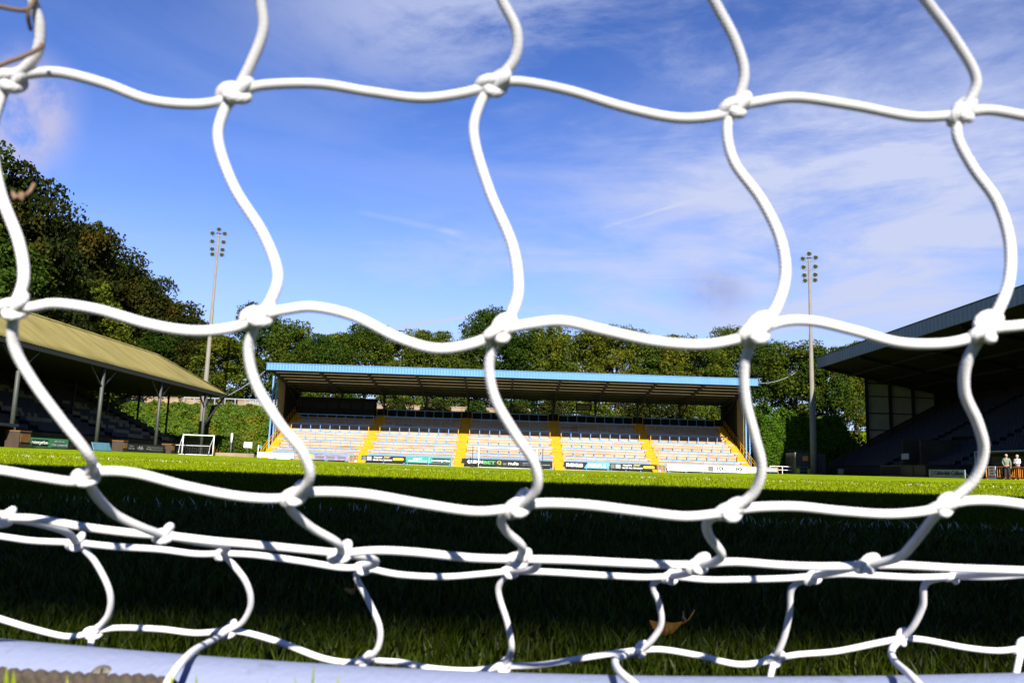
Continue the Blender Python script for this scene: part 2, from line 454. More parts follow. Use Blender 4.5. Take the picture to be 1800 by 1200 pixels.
def grass_mat(name, pitch):
    m = bpy.data.materials.new(name); m.use_nodes = True
    t = m.node_tree; n, l = t.nodes.new, t.links.new
    b = t.nodes['Principled BSDF']; b.inputs['Roughness'].default_value = 0.8; b.inputs['Specular IOR Level'].default_value = 0.03
    tcn = n('ShaderNodeTexCoord')
    nz = n('ShaderNodeTexNoise'); nz.inputs['Scale'].default_value = 14; nz.inputs['Detail'].default_value = 8; nz.inputs['Roughness'].default_value = 0.7
    l(tcn.outputs['Object'], nz.inputs[0])
    n2 = n('ShaderNodeTexNoise'); n2.inputs['Scale'].default_value = 0.25; n2.inputs['Detail'].default_value = 5
    l(tcn.outputs['Object'], n2.inputs[0])
    r1 = n('ShaderNodeMapRange'); r1.inputs['From Min'].default_value = 0.3; r1.inputs['From Max'].default_value = 0.7
    l(nz.outputs['Fac'], r1.inputs['Value'])
    mx = n('ShaderNodeMix'); mx.data_type = 'RGBA'
    mx.inputs['A'].default_value = (0.125, 0.185, 0.0010, 1); mx.inputs['B'].default_value = (0.200, 0.275, 0.0015, 1)
    l(r1.outputs[0], mx.inputs['Factor'])
    m2 = n('ShaderNodeMix'); m2.data_type = 'RGBA'; m2.blend_type = 'MULTIPLY'; m2.inputs['Factor'].default_value = 1
    r2 = n('ShaderNodeMapRange'); r2.inputs['From Min'].default_value = 0.3; r2.inputs['From Max'].default_value = 0.7; r2.inputs['To Min'].default_value = 0.72; r2.inputs['To Max'].default_value = 1.15
    l(n2.outputs['Fac'], r2.inputs['Value'])
    l(mx.outputs['Result'], m2.inputs['A']); l(r2.outputs[0], m2.inputs['B'])
    out = m2.outputs['Result']
    if pitch:   # mown stripes 5.5 m wide across the pitch
        sp = n('ShaderNodeSeparateXYZ'); l(tcn.outputs['Object'], sp.inputs[0])
        a = n('ShaderNodeMath'); a.operation = 'MULTIPLY'; a.inputs[1].default_value = 1 / 11.0; l(sp.outputs['Y'], a.inputs[0])
        fr = n('ShaderNodeMath'); fr.operation = 'FRACT'; l(a.outputs[0], fr.inputs[0])
        gt = n('ShaderNodeMath'); gt.operation = 'GREATER_THAN'; gt.inputs[1].default_value = 0.5; l(fr.outputs[0], gt.inputs[0])
        r3 = n('ShaderNodeMapRange'); r3.inputs['To Min'].default_value = 0.86; r3.inputs['To Max'].default_value = 1.1; l(gt.outputs[0], r3.inputs['Value'])
        m3 = n('ShaderNodeMix'); m3.data_type = 'RGBA'; m3.blend_type = 'MULTIPLY'; m3.inputs['Factor'].default_value = 1
        l(out, m3.inputs['A']); l(r3.outputs[0], m3.inputs['B']); out = m3.outputs['Result']
    if pitch:   # stand's shade painted darker into the turf before the near goal
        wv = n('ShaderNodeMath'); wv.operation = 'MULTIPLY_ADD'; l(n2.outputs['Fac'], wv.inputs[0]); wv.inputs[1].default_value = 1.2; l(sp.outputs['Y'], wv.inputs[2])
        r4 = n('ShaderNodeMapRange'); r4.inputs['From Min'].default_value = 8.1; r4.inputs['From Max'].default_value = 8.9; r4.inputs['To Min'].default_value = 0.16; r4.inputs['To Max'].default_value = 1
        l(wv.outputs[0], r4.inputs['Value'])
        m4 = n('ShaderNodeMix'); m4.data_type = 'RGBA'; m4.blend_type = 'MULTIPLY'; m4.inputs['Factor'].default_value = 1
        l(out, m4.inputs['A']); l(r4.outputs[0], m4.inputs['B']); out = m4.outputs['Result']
    if not pitch:
        m5 = n('ShaderNodeMix'); m5.data_type = 'RGBA'; m5.blend_type = 'MULTIPLY'; m5.inputs['Factor'].default_value = 1
        l(out, m5.inputs['A']); m5.inputs['B'].default_value = (.38, .42, .5, 1); out = m5.outputs['Result']
    l(out, b.inputs['Base Color'])
    bp = n('ShaderNodeBump'); bp.inputs['Strength'].default_value = 1.0; bp.inputs['Distance'].default_value = 0.05
    n3 = n('ShaderNodeTexNoise'); n3.inputs['Scale'].default_value = 30; n3.inputs['Detail'].default_value = 6
    l(tcn.outputs['Object'], n3.inputs[0]); l(n3.outputs['Fac'], bp.inputs['Height']); l(bp.outputs[0], b.inputs['Normal'])
    return m
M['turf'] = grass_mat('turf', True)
M['rough'] = grass_mat('rough grass', False)

xs = np.unique(np.concatenate([np.linspace(-900, -120, 14), np.linspace(-120, -34, 44), np.linspace(-34, 34, 35), [-33.2, -32.7, -32.2, 33.8, 34.3, 34.8], np.linspace(34, 120, 30), np.linspace(120, 900, 14)]))
ys = np.unique(np.concatenate([np.linspace(-400, -20, 12), np.linspace(-20, 106, 43), np.linspace(106, 150, 60), np.linspace(150, 1200, 25)]))
tag(sheet('ground', xs, ys, -0.012, M['rough']), kind='structure')
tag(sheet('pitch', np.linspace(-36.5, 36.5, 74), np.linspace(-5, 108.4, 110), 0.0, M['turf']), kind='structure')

# grass blades, stuff
def blades(name, y0, y1, per_m2, h, wd, mt, seg=2, half=0.86, band=None, hv=0.4):
    n_try = int(per_m2 * (y1 - y0) * 2 * half * y1)
    y = rng.uniform(y0, y1, n_try); x = rng.uniform(-half * y1, half * y1, n_try)
    k = np.abs(x) < half * y + 0.25
    if band is not None:
        k &= (np.abs(y - band[0]) < band[1])
    x, y = x[k], y[k]
    # worn patches and tufts
    cl = np.sin(x * 9 + 3 * np.sin(y * 7)) * np.sin(y * 11 + 2 * np.sin(x * 5)); keep = rng.random(len(x)) < 0.78 + 0.22 * cl
    x, y = x[keep], y[keep]
    n = len(x); z = gz(x, y)
    a = rng.uniform(0, 2 * np.pi, n); hh = h * rng.uniform(1 - hv, 1 + hv, n); ww = wd * rng.uniform(0.7, 1.3, n)
    la = rng.uniform(0, 2 * np.pi, n); lean = hh * rng.uniform(0.05, 0.75, n)
    bx, by = np.cos(a) * ww / 2, np.sin(a) * ww / 2; lx, ly = np.cos(la) * lean, np.sin(la) * lean
    if seg == 2:
        P = np.empty((n, 5, 3))
        P[:, 0] = np.stack([x - bx, y - by, z - 0.002], -1); P[:, 1] = np.stack([x + bx, y + by, z - 0.002], -1)
        P[:, 2] = np.stack([x + bx * .8 + lx * .35, y + by * .8 + ly * .35, z + hh * .6], -1); P[:, 3] = np.stack([x - bx * .8 + lx * .35, y - by * .8 + ly * .35, z + hh * .6], -1)
        P[:, 4] = np.stack([x + lx, y + ly, z + hh], -1)
        b = np.arange(n) * 5
        F = np.concatenate([np.stack([b, b + 1, b + 2], -1), np.stack([b, b + 2, b + 3], -1), np.stack([b + 3, b + 2, b + 4], -1)])
        return P.reshape(-1, 3), F
    P = np.empty((n, 3, 3))
    P[:, 0] = np.stack([x - bx, y - by, z - 0.002], -1); P[:, 1] = np.stack([x + bx, y + by, z - 0.002], -1); P[:, 2] = np.stack([x + lx, y + ly, z + hh], -1)
    b = np.arange(n) * 3
    return P.reshape(-1, 3), np.stack([b, b + 1, b + 2], -1)
def join(sets):
    V = []; F = []; o = 0
    for v, f in sets: V.append(v); F.append(f + o); o += len(v)
    return np.concatenate(V), np.concatenate(F)
M['blade'] = mat('grass blade', (0.085, 0.120, 0.001), 0.6, 0, 6, (0.165, 0.205, 0.001), spec=0.07, island=0.5, trans=0.15)
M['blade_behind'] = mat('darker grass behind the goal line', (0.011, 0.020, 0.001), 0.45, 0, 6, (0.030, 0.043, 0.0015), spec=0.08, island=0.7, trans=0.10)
M['blade_shaded'] = mat('goalmouth grass with shade in its colour', (0.022, 0.034, 0.001), 0.6, 0, 6, (0.040, 0.054, 0.001), spec=0.03, island=0.5, trans=0.12)  # same grass in a darker tone, the stand's shade put into its colour
M['bladewhite'] = mat('painted grass blade', (0.40, 0.42, 0.38), 0.9, 0.3, 20, island=0.3)
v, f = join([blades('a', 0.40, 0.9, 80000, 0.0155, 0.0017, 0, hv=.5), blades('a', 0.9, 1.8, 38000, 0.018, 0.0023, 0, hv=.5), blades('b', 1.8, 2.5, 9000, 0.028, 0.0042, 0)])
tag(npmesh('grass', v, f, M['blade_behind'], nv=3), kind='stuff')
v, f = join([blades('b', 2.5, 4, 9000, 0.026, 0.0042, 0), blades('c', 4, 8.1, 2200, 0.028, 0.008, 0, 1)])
tag(npmesh('shaded_goalmouth_grass', v, f, M['blade_shaded'], nv=3), kind='stuff')
v, f = join([
             blades('c', 8.0, 9, 2200, 0.030, 0.008, 0, 1), blades('d', 9, 16, 620, 0.036, 0.016, 0, 1), blades('e', 16, 34, 120, 0.042, 0.04, 0, 1)])
tag(npmesh('pitch_grass', v, f, M['blade'], nv=3), kind='stuff')
L1, L2 = 2.56, 19.1
v, f = join([blades('l', 2.2, 3.0, 1500, 0.031, 0.0045, 0, band=(L1, 0.05)), blades('m', 18, 20, 260, 0.045, 0.03, 0, 1, band=(L2, 0.07), half=1.0)])
tag(npmesh('painted_grass', v, f, M['bladewhite'], nv=3), kind='stuff')
def line_strip(x0, x1, y0, y1):
    X = np.linspace(x0, x1, max(2, int(abs(x1 - x0) / 2) + 2)); Y = np.linspace(y0, y1, max(2, int(abs(y1 - y0) / 2) + 2))
    XX, YY = np.meshgrid(X, Y); V = np.stack([XX, YY, gz(XX, YY) + 0.004], -1).reshape(-1, 3)
    i = np.arange(len(X) * len(Y)).reshape(len(Y), len(X))
    return V, np.stack([i[:-1, :-1], i[:-1, 1:], i[1:, 1:], i[1:, :-1]], -1).reshape(-1, 4)
M['chalk'] = mat('chalk line', (0.38, 0.40, 0.28), 0.9, 0, 30, (0.08, 0.12, 0.01), spec=0.05, thresh=(0.35, 0.55))
GX = 0.5
sets = [line_strip(GX - 20.15, GX + 20.15, L2 - 0.06, L2 + 0.06), line_strip(-33.3, 33.8, 53.8, 53.92), line_strip(GX - 20.15, GX + 20.15, 88.5, 88.62), line_strip(GX - 9.15, GX + 9.15, 99.5, 99.62),
        line_strip(-33.3, 33.8, 105.0, 105.12), line_strip(-33.42, -33.3, L1, 105.12), line_strip(33.7, 33.82, L1, 105.12),
        line_strip(GX - 20.27, GX - 20.15, L1, L2), line_strip(GX + 20.15, GX + 20.27, L1, L2), line_strip(-33.3, 33.8, L1 - .05, L1 + .05)]
v, f = join(sets)
tag(npmesh('pitch_line', v, f, M['chalk'], nv=4), kind='structure')

# ------------------------------------------------------------------ foliage builders
def leaf_quads(P, Nrm, size, jitter=0.9):
    n = len(P)
    d = Nrm + rng.normal(0, jitter, (n, 3)); d /= np.linalg.norm(d, axis=1, keepdims=True)
    u = np.cross(d, rng.normal(0, 1, (n, 3))); u /= np.linalg.norm(u, axis=1, keepdims=True)
    v_ = np.cross(d, u)
    s = size * rng.uniform(0.6, 1.35, (n, 1))
    u = u * s * 0.5; v_ = v_ * s * 0.36
    V = np.stack([P - u, P - v_ * 0.9 + u * .1, P + u, P + v_], 1).reshape(-1, 3)
    return V, np.arange(n * 4).reshape(n, 4)
def crown_mesh(seed, Rr, H, n_leaf, lo=0.14, clumps=46, size=0.40):
    g = np.random.default_rng(seed)
    P = []; Nn = []
    ctr = []
    for i in range(clumps):
        t = g.uniform(0, 1) ** 0.8
        zc = H * (lo + (0.96 - lo) * t)
        env = Rr * math.sin(math.pi * min(0.97, (0.14 + 0.80 * (zc / H)))) ** 0.62
        a = g.uniform(0, 2 * np.pi); rr = env * math.sqrt(g.uniform(0.05, 1)) * 0.80
        rad = Rr * g.uniform(0.15, 0.37)
        ctr.append((rr * math.cos(a), rr * math.sin(a), min(zc, H - rad * 0.75), rad))
    per = n_leaf // clumps
    for (cx, cy, cz, rad) in ctr:
        d = g.normal(0, 1, (per, 3)); d[:, 2] = d[:, 2] * 0.9 + 0.15
        d /= np.linalg.norm(d, axis=1, keepdims=True)
        # lumpy shell
        bmp = 1 + 0.16 * np.sin(d[:, 0] * 7 + cx) * np.sin(d[:, 1] * 6 + cy) + 0.12 * np.sin(d[:, 2] * 11 + cz)
        r = rad * bmp * g.uniform(0.55, 1.06, per) ** 0.45
        p = np.array([cx, cy, cz]) + d * r[:, None] * np.array([1.1, 1.1, 0.80])
        P.append(p); Nn.append(d)
    P = np.concatenate(P); Nn = np.concatenate(Nn)
    return leaf_quads(P, Nn, size), ctr
def trunk_mb(H, r, ctr, seed):
    g = random.Random(seed); b = MB()
    top = Vector((g.uniform(-.3, .3), g.uniform(-.3, .3), H * 0.72))
    b.tube([(0, 0, -0.6), (0.05, 0, H * .12), (top.x * .4, top.y * .4, H * .35), (top.x * .8, top.y * .8, H * .55), tuple(top)], [r * 1.25, r, r * .75, r * .5, r * .15], 9)
    for (cx, cy, cz, rad) in ctr[:12]:
        z0 = max(H * .16, cz * 0.55)
        b.tube([(top.x * .4, top.y * .4, z0), (cx * .45, cy * .45, z0 + (cz - z0) * .6), (cx, cy, cz)], [r * .36, r * .2, r * .06], 6)
    return b
TREES = []
for k, (Rr, H) in enumerate([(5.6, 16), (6.4, 17), (5.0, 15), (6.0, 14)]):
    (v, f), ctr = crown_mesh(20 + k, Rr, H, 27000, lo=0.10, clumps=70, size=0.32)
    o = npmesh('crown', v, f, M['leaf'])
    t_ = trunk_mb(H, 0.36, ctr, k).build('trunk', M['bark'], smooth=True)
    TREES.append((o.data, t_.data, Rr, H)); bpy.data.objects.remove(o); bpy.data.objects.remove(t_)
autumn = []
for (cm, tm, Rr, H) in TREES[:3]:
    c = cm.copy(); c.materials.clear(); c.materials.append(M['leafautumn']); autumn.append((c, tm, Rr, H))
def tree(px, top, Y, wpx, label, var, seed, aut=False, group='trees behind the ground', sink=0):
    cm, tm, Rr, H = (autumn if aut else TREES)[var % (3 if aut else 4)]
    p = at(px, top, Y); b = g1(p.x, Y) - sink
    e = empty('tree', (p.x, Y, b), seed * 1.3)
    hs = (p.z - b) / H; ws = (wpx * Y / 1450 / 2) / Rr
    e.scale = (ws, ws, hs)
    for nm, d in (('crown', cm), ('trunk', tm)):
        o = bpy.data.objects.new(nm, d); COL.objects.link(o); o.parent = e
    tag(e, label, 'tree', group)
    return e
back = [
 (402, 588, 133, 120, 'shorter tree standing just right of the left floodlight mast'),
 (458, 536, 143, 120, 'tall open-topped tree just left of the blue-edged terrace roof'),
 (512, 560, 139, 100, 'tree rising above the left end of the blue fascia'),
 (562, 588, 138, 105, 'yellowish green tree, lowest of those above the left part of the blue roof'),
 (603, 582, 141, 105, 'dark tree behind the blue roof, left of a flat-topped neighbour'),
 (648, 571, 141, 125, 'broad flat-topped tree above the left third of the blue roof'),
 (708, 578, 143, 110, 'dark tree behind the roof where the long net cord dips'),
 (762, 582, 140, 115, 'low rounded tree in the dip left of the tallest middle tree'),
 (815, 590, 138, 110, 'tree on the left shoulder of the tallest middle tree'),
 (862, 543, 144, 130, 'tallest tree behind the middle of the terrace roof'),
 (915, 578, 140, 110, 'tree directly right of the tallest middle tree'),
 (968, 574, 141, 125, 'round green tree above the middle of the blue fascia'),
 (1030, 580, 143, 120, 'tree with a pale gap of sky beneath it, right of the round green tree'),
 (1085, 574, 140, 115, 'dense tree above the right half of the blue fascia'),
 (1140, 582, 141, 115, 'dense tree behind the roof, second right of the roof middle'),
 (1195, 590, 139, 110, 'dark low tree behind the right third of the roof'),
 (1243, 600, 137, 100, 'short tree under the sky gap left of the right roof end'),
 (1285, 576, 143, 115, 'tall tree rising above the right end of the blue fascia'),
]
for i, (px, top, Y, wp, lb) in enumerate(back):
    tree(px, top, Y, wp, lb, i, i + 1)
right = [
 (1345, 600, 134, 120, 'broad tree just beyond the right end of the blue fascia'),
 (1398, 598, 130, 120, 'lighter green tree directly left of the right floodlight mast'),
 (1450, 610, 127, 115, 'tree directly right of the right floodlight mast'),
 (1500, 598, 130, 110, 'tree poking up beyond the low corner of the dark right stand roof'),
 (1545, 640, 132, 110, 'tree hidden behind the end cladding of the dark right stand'),
]
for i, (px, top, Y, wp, lb) in enumerate(right):
    tree(px, top, Y, wp, lb, i + 1, i + 30, group='trees at the right corner', sink=1)
left = [
 (-70, 215, 92, 330, 'huge dark tree at the left edge of the picture', 0),
 (45, 300, 97, 260, 'large dark tree, second from the left edge, above the tan roof', 1),
 (20, 430, 92, 240, 'bushy tree low on the hillside just above the tan roof, nearest the left edge', 0),
 (130, 385, 116, 220, 'dark tree with a ragged rounded top on the hillside', 1),
 (140, 480, 112, 200, 'lower brownish tree on the hillside above the tan roof', 0),
 (205, 440, 137, 190, 'tree with orange-brown patches halfway down the hillside', 1),
 (215, 530, 135, 180, 'low tree on the hillside directly above the middle of the tan roof', 0),
 (258, 487, 138, 170, 'browning tree on the hillside left of the left floodlight mast', 1),
 (305, 520, 139, 150, 'last hillside tree before the left floodlight mast', 1),
 (285, 590, 135, 150, 'dark low tree above the sloping end of the tan roof', 0),
 (345, 585, 136, 120, 'small dark tree behind the left floodlight mast', 1),
]
for i, (px, top, Y, wp, lb, au) in enumerate(left):
    tree(px, top, Y, wp, lb, i, i + 50, bool(au), group='trees on the left hillside', sink=1)

def bush(name, cx, cy, cz, rx, ry, rz_, n, size, label, cat, mt, seed=1, group=None, mat2=None):
    g = np.random.default_rng(seed)
    P = []; Q = []
    for i in range(9):
        d = g.normal(0, 1, 3); d /= np.linalg.norm(d); d[2] = abs(d[2])
        c = np.array([d[0] * rx * .55, d[1] * ry * .55, d[2] * rz_ * .5 + rz_ * .1]); rad = np.array([rx, ry, rz_]) * g.uniform(.38, .58)
        dd = g.normal(0, 1, (n // 9, 3)); dd /= np.linalg.norm(dd, axis=1, keepdims=True)
        P.append(c + dd * rad * (g.uniform(.6, 1.05, (n // 9, 1)) ** .4)); Q.append(dd)
    P = np.concatenate(P); Q = np.concatenate(Q); k = P[:, 2] > -0.1
    v, f = leaf_quads(P[k], Q[k], size)
    e = empty(name, (cx, cy, cz))
    npmesh('foliage', v, f, mt, e)
    s = MB(); s.tube([(0, 0, -.3), (0.1, 0, rz_ * .5), (0.2, .1, rz_ * .9)], [.16, .1, .04], 7)
    for a in (0, 1.6, 3.1, 4.6): s.tube([(0, 0, 0.1), (math.cos(a) * rx * .3, math.sin(a) * ry * .3, rz_ * .45), (math.cos(a) * rx * .6, math.sin(a) * ry * .6, rz_ * .7)], [.1, .07, .03], 6)
    s.build('stem', M['bark'], e, True)
    tag(e, label, cat, group)
    return e
# undergrowth seen through the slot under the terrace roof
us = [(-24, 131.5, 3.2), (-16.5, 132, 3.4), (-11, 131, 3.0), (-4.5, 132, 3.6), (1.5, 131.3, 3.0), (8, 132, 4.2), (14.5, 131.2, 4.0), (21, 132, 4.2), (27, 131.5, 4.4), (32.5, 132, 4.0)]
un = ['left end', 'pale stone wall, left of its gap', 'pale stone gap', 'pale stone wall, right of its gap', 'middle posts', 'score box', 'score box, one bay to the right', 'right part, second from its end', 'right part, nearest its end', 'right end corner']
for i, (x, y, hh) in enumerate(us):
    lb = ['bush seen under the terrace roof at its %s', 'bush seen under the roof before the %s', 'bush seen under the roof at the %s', 'bush under the roof before the %s', 'bush seen under the roof by the %s', 'dark bush seen under the roof behind the %s', 'dark bush seen under the roof behind the %s', 'dark bush under the roof in the %s', 'dark bush under the roof in the %s', 'dark bush under the roof in the %s'][i] % un[i]
    bush('bush', x, y, g1(x, y) - 0.2, 3.3, 2.0, hh, 3600, 0.34, lb, 'bush', M['leafautumn'] if i % 3 else M['leaf'], 70 + i, 'bushes behind the covered terrace')
bush('laurel_bush', 36.6, 118.5, g1(36.6, 118.5), 3.6, 3.0, 9.4, 8000, 0.42, 'large bright green laurel behind the clipped hedge by the blue column', 'bush', M['leafhedge'], 91)
bush('laurel_bush', 41.0, 119.0, g1(41, 119), 3.4, 3.0, 8.0, 7000, 0.42, 'lower laurel behind the clipped hedge, left of the right floodlight mast', 'bush', M['leafhedge'], 92)

bush('shrub', 49.5, 117.5, g1(49.5, 117.5) - .2, 3.6, 2.4, 5.5, 6000, 0.36, 'dark green shrub between the clipped hedge and the dark right stand', 'bush', M['leaf'], 97)
bush('shrub', 45.5, 119.5, g1(45.5, 119.5) - .2, 3.6, 2.4, 7.0, 6000, 0.36, 'dark shrub behind the sloping right end of the clipped hedge', 'bush', M['leaf'], 98)
# clipped hedge: dense leafy shell over a dark inside
def hedge():
    x0, x1, y0, y1, h = 34.9, 48.2, 112.2, 115.2, 7.5
    def hz(x): return h + 0.25 * np.sin(x * 1.3) + 0.15 * np.sin(x * 3.1) - 3.2 * smooth((x - 45.6) / 2.6) - 0.4 * smooth((36.2 - x) / 1.3)
    n = 26000
    x = rng.uniform(x0, x1, n); which = rng.random(n)
    z = rng.uniform(0.1, 1, n) * hz(x); y = np.full(n, y0); nr = np.tile([0, -1.0, 0.1], (n, 1))
    top = which > 0.72; z[top] = hz(x[top]); y[top] = rng.uniform(y0, y1, top.sum()); nr[top] = [0, 0, 1]
    sd = which < 0.07; x[sd] = x0; y[sd] = rng.uniform(y0, y1, sd.sum()); nr[sd] = [-1, 0, 0]
    sd = (which > 0.07) & (which < 0.13); x[sd] = x1; z[sd] = rng.uniform(0.1, 1, sd.sum()) * hz(np.array([x1]))[0]; y[sd] = rng.uniform(y0, y1, sd.sum()); nr[sd] = [1, 0, 0]
    lump = 0.22 * np.sin(x * 2.1 + z) * np.sin(z * 1.7 + x * .6)
    P = np.stack([x, y, z], -1) + nr * lump[:, None] + rng.normal(0, 0.11, (n, 3))
    v, f = leaf_quads(P, nr, 0.25, 0.7)
    b = g1(40, 112)
    e = empty('clipped_hedge', (0, 0, b))
    npmesh('foliage', v, f, M['leafhedge'], e)
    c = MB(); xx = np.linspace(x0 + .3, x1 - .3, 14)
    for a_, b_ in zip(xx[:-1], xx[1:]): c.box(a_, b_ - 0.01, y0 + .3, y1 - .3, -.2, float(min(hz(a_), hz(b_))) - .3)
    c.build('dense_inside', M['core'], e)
    tag(e, 'tall clipped green hedge with stepped shade on it, right of the covered terrace', 'hedge')
hedge()

# ivy on the left bank
def ivy():
    n = 36000
    x = rng.uniform(-62, -32.9, n); y = rng.uniform(109.6, 124, n)
    lump = 1.0 * np.abs(np.sin(x * .9 + .6 * y)) * np.abs(np.sin(y * .8 - x * .3)) + .35 * np.abs(np.sin(x * 2.3) * np.sin(y * 2.1))
    lump = lump * (1 - .75 * smooth((y - 119.5) / 3))
    z = gz(x, y) + lump * rng.uniform(.3, 1, n) + .05
    P = np.stack([x, y, z], -1)
    nr = np.tile([0, -0.6, 0.8], (n, 1)) + 0.5 * np.stack([np.cos(x * 2.3), -np.abs(np.cos(y * 2.1)), np.zeros(n)], -1)
    v, f = leaf_quads(P, nr, 0.34, 0.55)
    tag(npmesh('ivy', v, f, M['leafivy']), kind='stuff')
ivy()
bush('shrub', -35.3, 109.2, g1(-35.3, 109.2), 1.5, 1.0, 2.8, 3600, 0.24, 'dark green shrub behind the small white notice by the corner flag', 'bush', M['leafivy'], 95)
bush('shrub', -38.3, 110.4, g1(-38.3, 110.4), 2.2, 1.2, 2.2, 3600, 0.26, 'leafy shrub at the foot of the ivy bank beside the white post', 'bush', M['leafivy'], 96)

# ------------------------------------------------------------------ far covered terrace
TY0, TZ0, SL = 109.2, 0.65, 0.41
STEP = 0.98
NST = 17
def tz(y): return TZ0 + SL * (y - TY0)
def far_terrace():
    T = empty('covered_terrace', (1, 109, 0))
    tag(T, 'covered terrace with blue fascia and pale concrete steps behind the far goal', 'stadium terrace')
    O = (1, 109, 0)
    panels = [(-30.55, -19.28), (-17.92, -6.48), (-5.12, 6.62), (7.98, 19.42), (20.78, 31.9)]
    for (a, b) in panels:
        s = MB()
        for i in range(NST):
            y = TY0 + i * STEP; z = TZ0 + i * STEP * SL
            s.box(a, b, y, y + STEP + .001, -0.3, z)
            # rounded worn nosing, a slightly different tread level
            s.box(a + .02, b - .02, y - .03, y + .10, z - .07, z + .012)
        for i in range(NST - 1):
            y = TY0 + (i + 1) * STEP; z = TZ0 + i * STEP * SL
            s.box(a + .03, b - .03, y - .014, y + .02, z - .01, z + .085, 1)
        s.build('terrace_steps', [M['concrete'], M['footline']], T, origin=O)
    gw = [(-19.25, -17.95), (-6.45, -5.15), (6.65, 7.95), (19.45, 20.75), (-31.62, -30.58), (31.93, 33.1)]
    for (a, b) in gw:
        s = MB(); hs = STEP / 2
        for i in range(-2, NST * 2):
            y = TY0 + i * hs; z = max(0.12, TZ0 + i * hs * SL + .02)
            s.box(a, b, y, y + hs + .001, -0.3, z)
            s.box(a + .03, b - .03, y - .025, y + .06, z - .06, z + .012)
        s.build('stairway', M['yellow'], T, origin=O)
    # crush barriers
    rows = [(109.45, 1), (112.6, 1), (115.8, 1), (119.0, 1), (122.2, 0), (125.2, 0)]
    for ri, (yb, sunlit) in enumerate(rows):
        i = int((yb - TY0) / STEP); zf = TZ0 + i * STEP * SL; y = TY0 + i * STEP + .45
        for pi, (a, b) in enumerate(panels):
            s = MB(); n = 8
            for k in range(n + 1):
                x = a + .12 + (b - a - .24) * k / n
                mi = 1 if k in (0, n) else 0
                s.bar((x, y, zf), (x, y, zf + 1.08), .09, mi=mi)
                s.box(x - .2, x + .2, y - .22, y + .1, zf, zf + .16, mi)
                s.bar((x, y - .02, zf + .32), (x, y + .30, zf + .02), .06, mi=mi)
            s.bar((a + .02, y, zf + 1.1), (b - .02, y, zf + 1.1), .12, .14, 0)
            s.build('crush_barrier', [M['blue'], M['yellow']], T, origin=O)
    # front rail behind the boards
    for (a, b) in panels:
        s = MB(); s.box(a, b, 109.0, 109.17, -.2, 0.55); s.build('front_kerb', M['riser'], T, origin=O)
        s = MB(); s.box(a + .2, b - .2, 108.92, 108.985, 1.12, 1.34); s.build('front_rail', M['blue'], T, origin=O)
    # sloping handrails of the end stairs
    for x in (-31.68, 33.15):
        s = MB()
        for h in (.55, 1.0): s.tube([(x, 108.6, .1 + h), (x, TY0, TZ0 + h), (x, 125, tz(125) + h)], .035, 6)
        for k in range(14):
            y = 108.8 + k * 1.25; s.bar((x, y, 0), (x, y, max(tz(y), .3) + 1.0), .06)
        s.build('handrail', M['yellow'], T, origin=O)
    # side cheeks under the end stairs
    # roof
    FY, BY, FZ, BZ = 109.0, 127.2, 11.95, 10.1
    X0, X1 = -31.85, 33.5
    s = MB()   # ribbed fascia
    n = 330; pts = []
    for k in range(n + 1):
        x = X0 + (X1 - X0) * k / n; d = .035 if k % 2 else 0.0
        pts.append((x, FY - d))
    for k in range(n):
        (xa, ya), (xb, yb) = pts[k], pts[k + 1]
        s.add([(xa, ya, FZ), (xb, yb, FZ), (xb, yb, FZ + .82), (xa, ya, FZ + .82)], [(0, 1, 2, 3)])
    s.box(X0, X1, FY + .01, FY + .12, FZ + .003, FZ + .815)
    s.box(X0 - .03, X1 + .03, FY - .07, FY + .2, FZ + .82, FZ + .90)
    s.box(X0 - .02, X1 + .02, FY - .05, FY + .16, FZ - .06, FZ)
    s.build('fascia', M['fascia'], T, origin=O)
    def rz_(y): return FZ + .62 + (BZ - FZ) * (y - FY) / (BY - FY)
    for nm, ya, yb, m_ in (('roof_light_sheet', FY + .2, 121.6, M['deck']), ('roof_sheet', 121.61, BY, M['deckback'])):
        s = MB(); s.add([(X0, ya, rz_(ya)), (X1, ya, rz_(ya)), (X1, yb, rz_(yb)), (X0, yb, rz_(yb)),
                     (X0, ya, rz_(ya) + .08), (X1, ya, rz_(ya) + .08), (X1, yb, rz_(yb) + .08), (X0, yb, rz_(yb) + .08)],
                    [(0, 3, 2, 1), (0, 1, 5, 4), (1, 2, 6, 5), (2, 3, 7, 6), (3, 0, 4, 7)])
        s.build(nm, m_, T, origin=O)
    for k in range(9):
        y = FY + .9 + k * 2.05; z = rz_(y)
        s = MB(); s.box(X0 + .1, X1 - .1, y - .12, y + .12, z - .32, z - .01)
        s.build('purlin', M['dark'], T, origin=O)
    for k in range(11):
        x = -31.4 + 6.45 * k
        s = MB(); s.bar((x, FY + .3, rz_(FY + .3) - .58), (x, BY - .3, rz_(BY - .3) - .58), .26, .34)
        if k % 1 == 0:
            s.bar((x, 118, rz_(118) - .75), (x, 124.8, 8.6), .14)
        s.build('rafter', M['dark'], T, origin=O)
        s = MB(); s.box(x - .13, x + .13, 125.9, 126.2, 7.0, rz_(126) - .75)
        s.build('column', M['dark'], T, origin=O)
    # back wall, low
    s = MB(); s.box(X0 + .2, X1 - .2, 126.25, 126.5, 5, 8.35); s.build('back_wall', M['soffit'], T, origin=O)
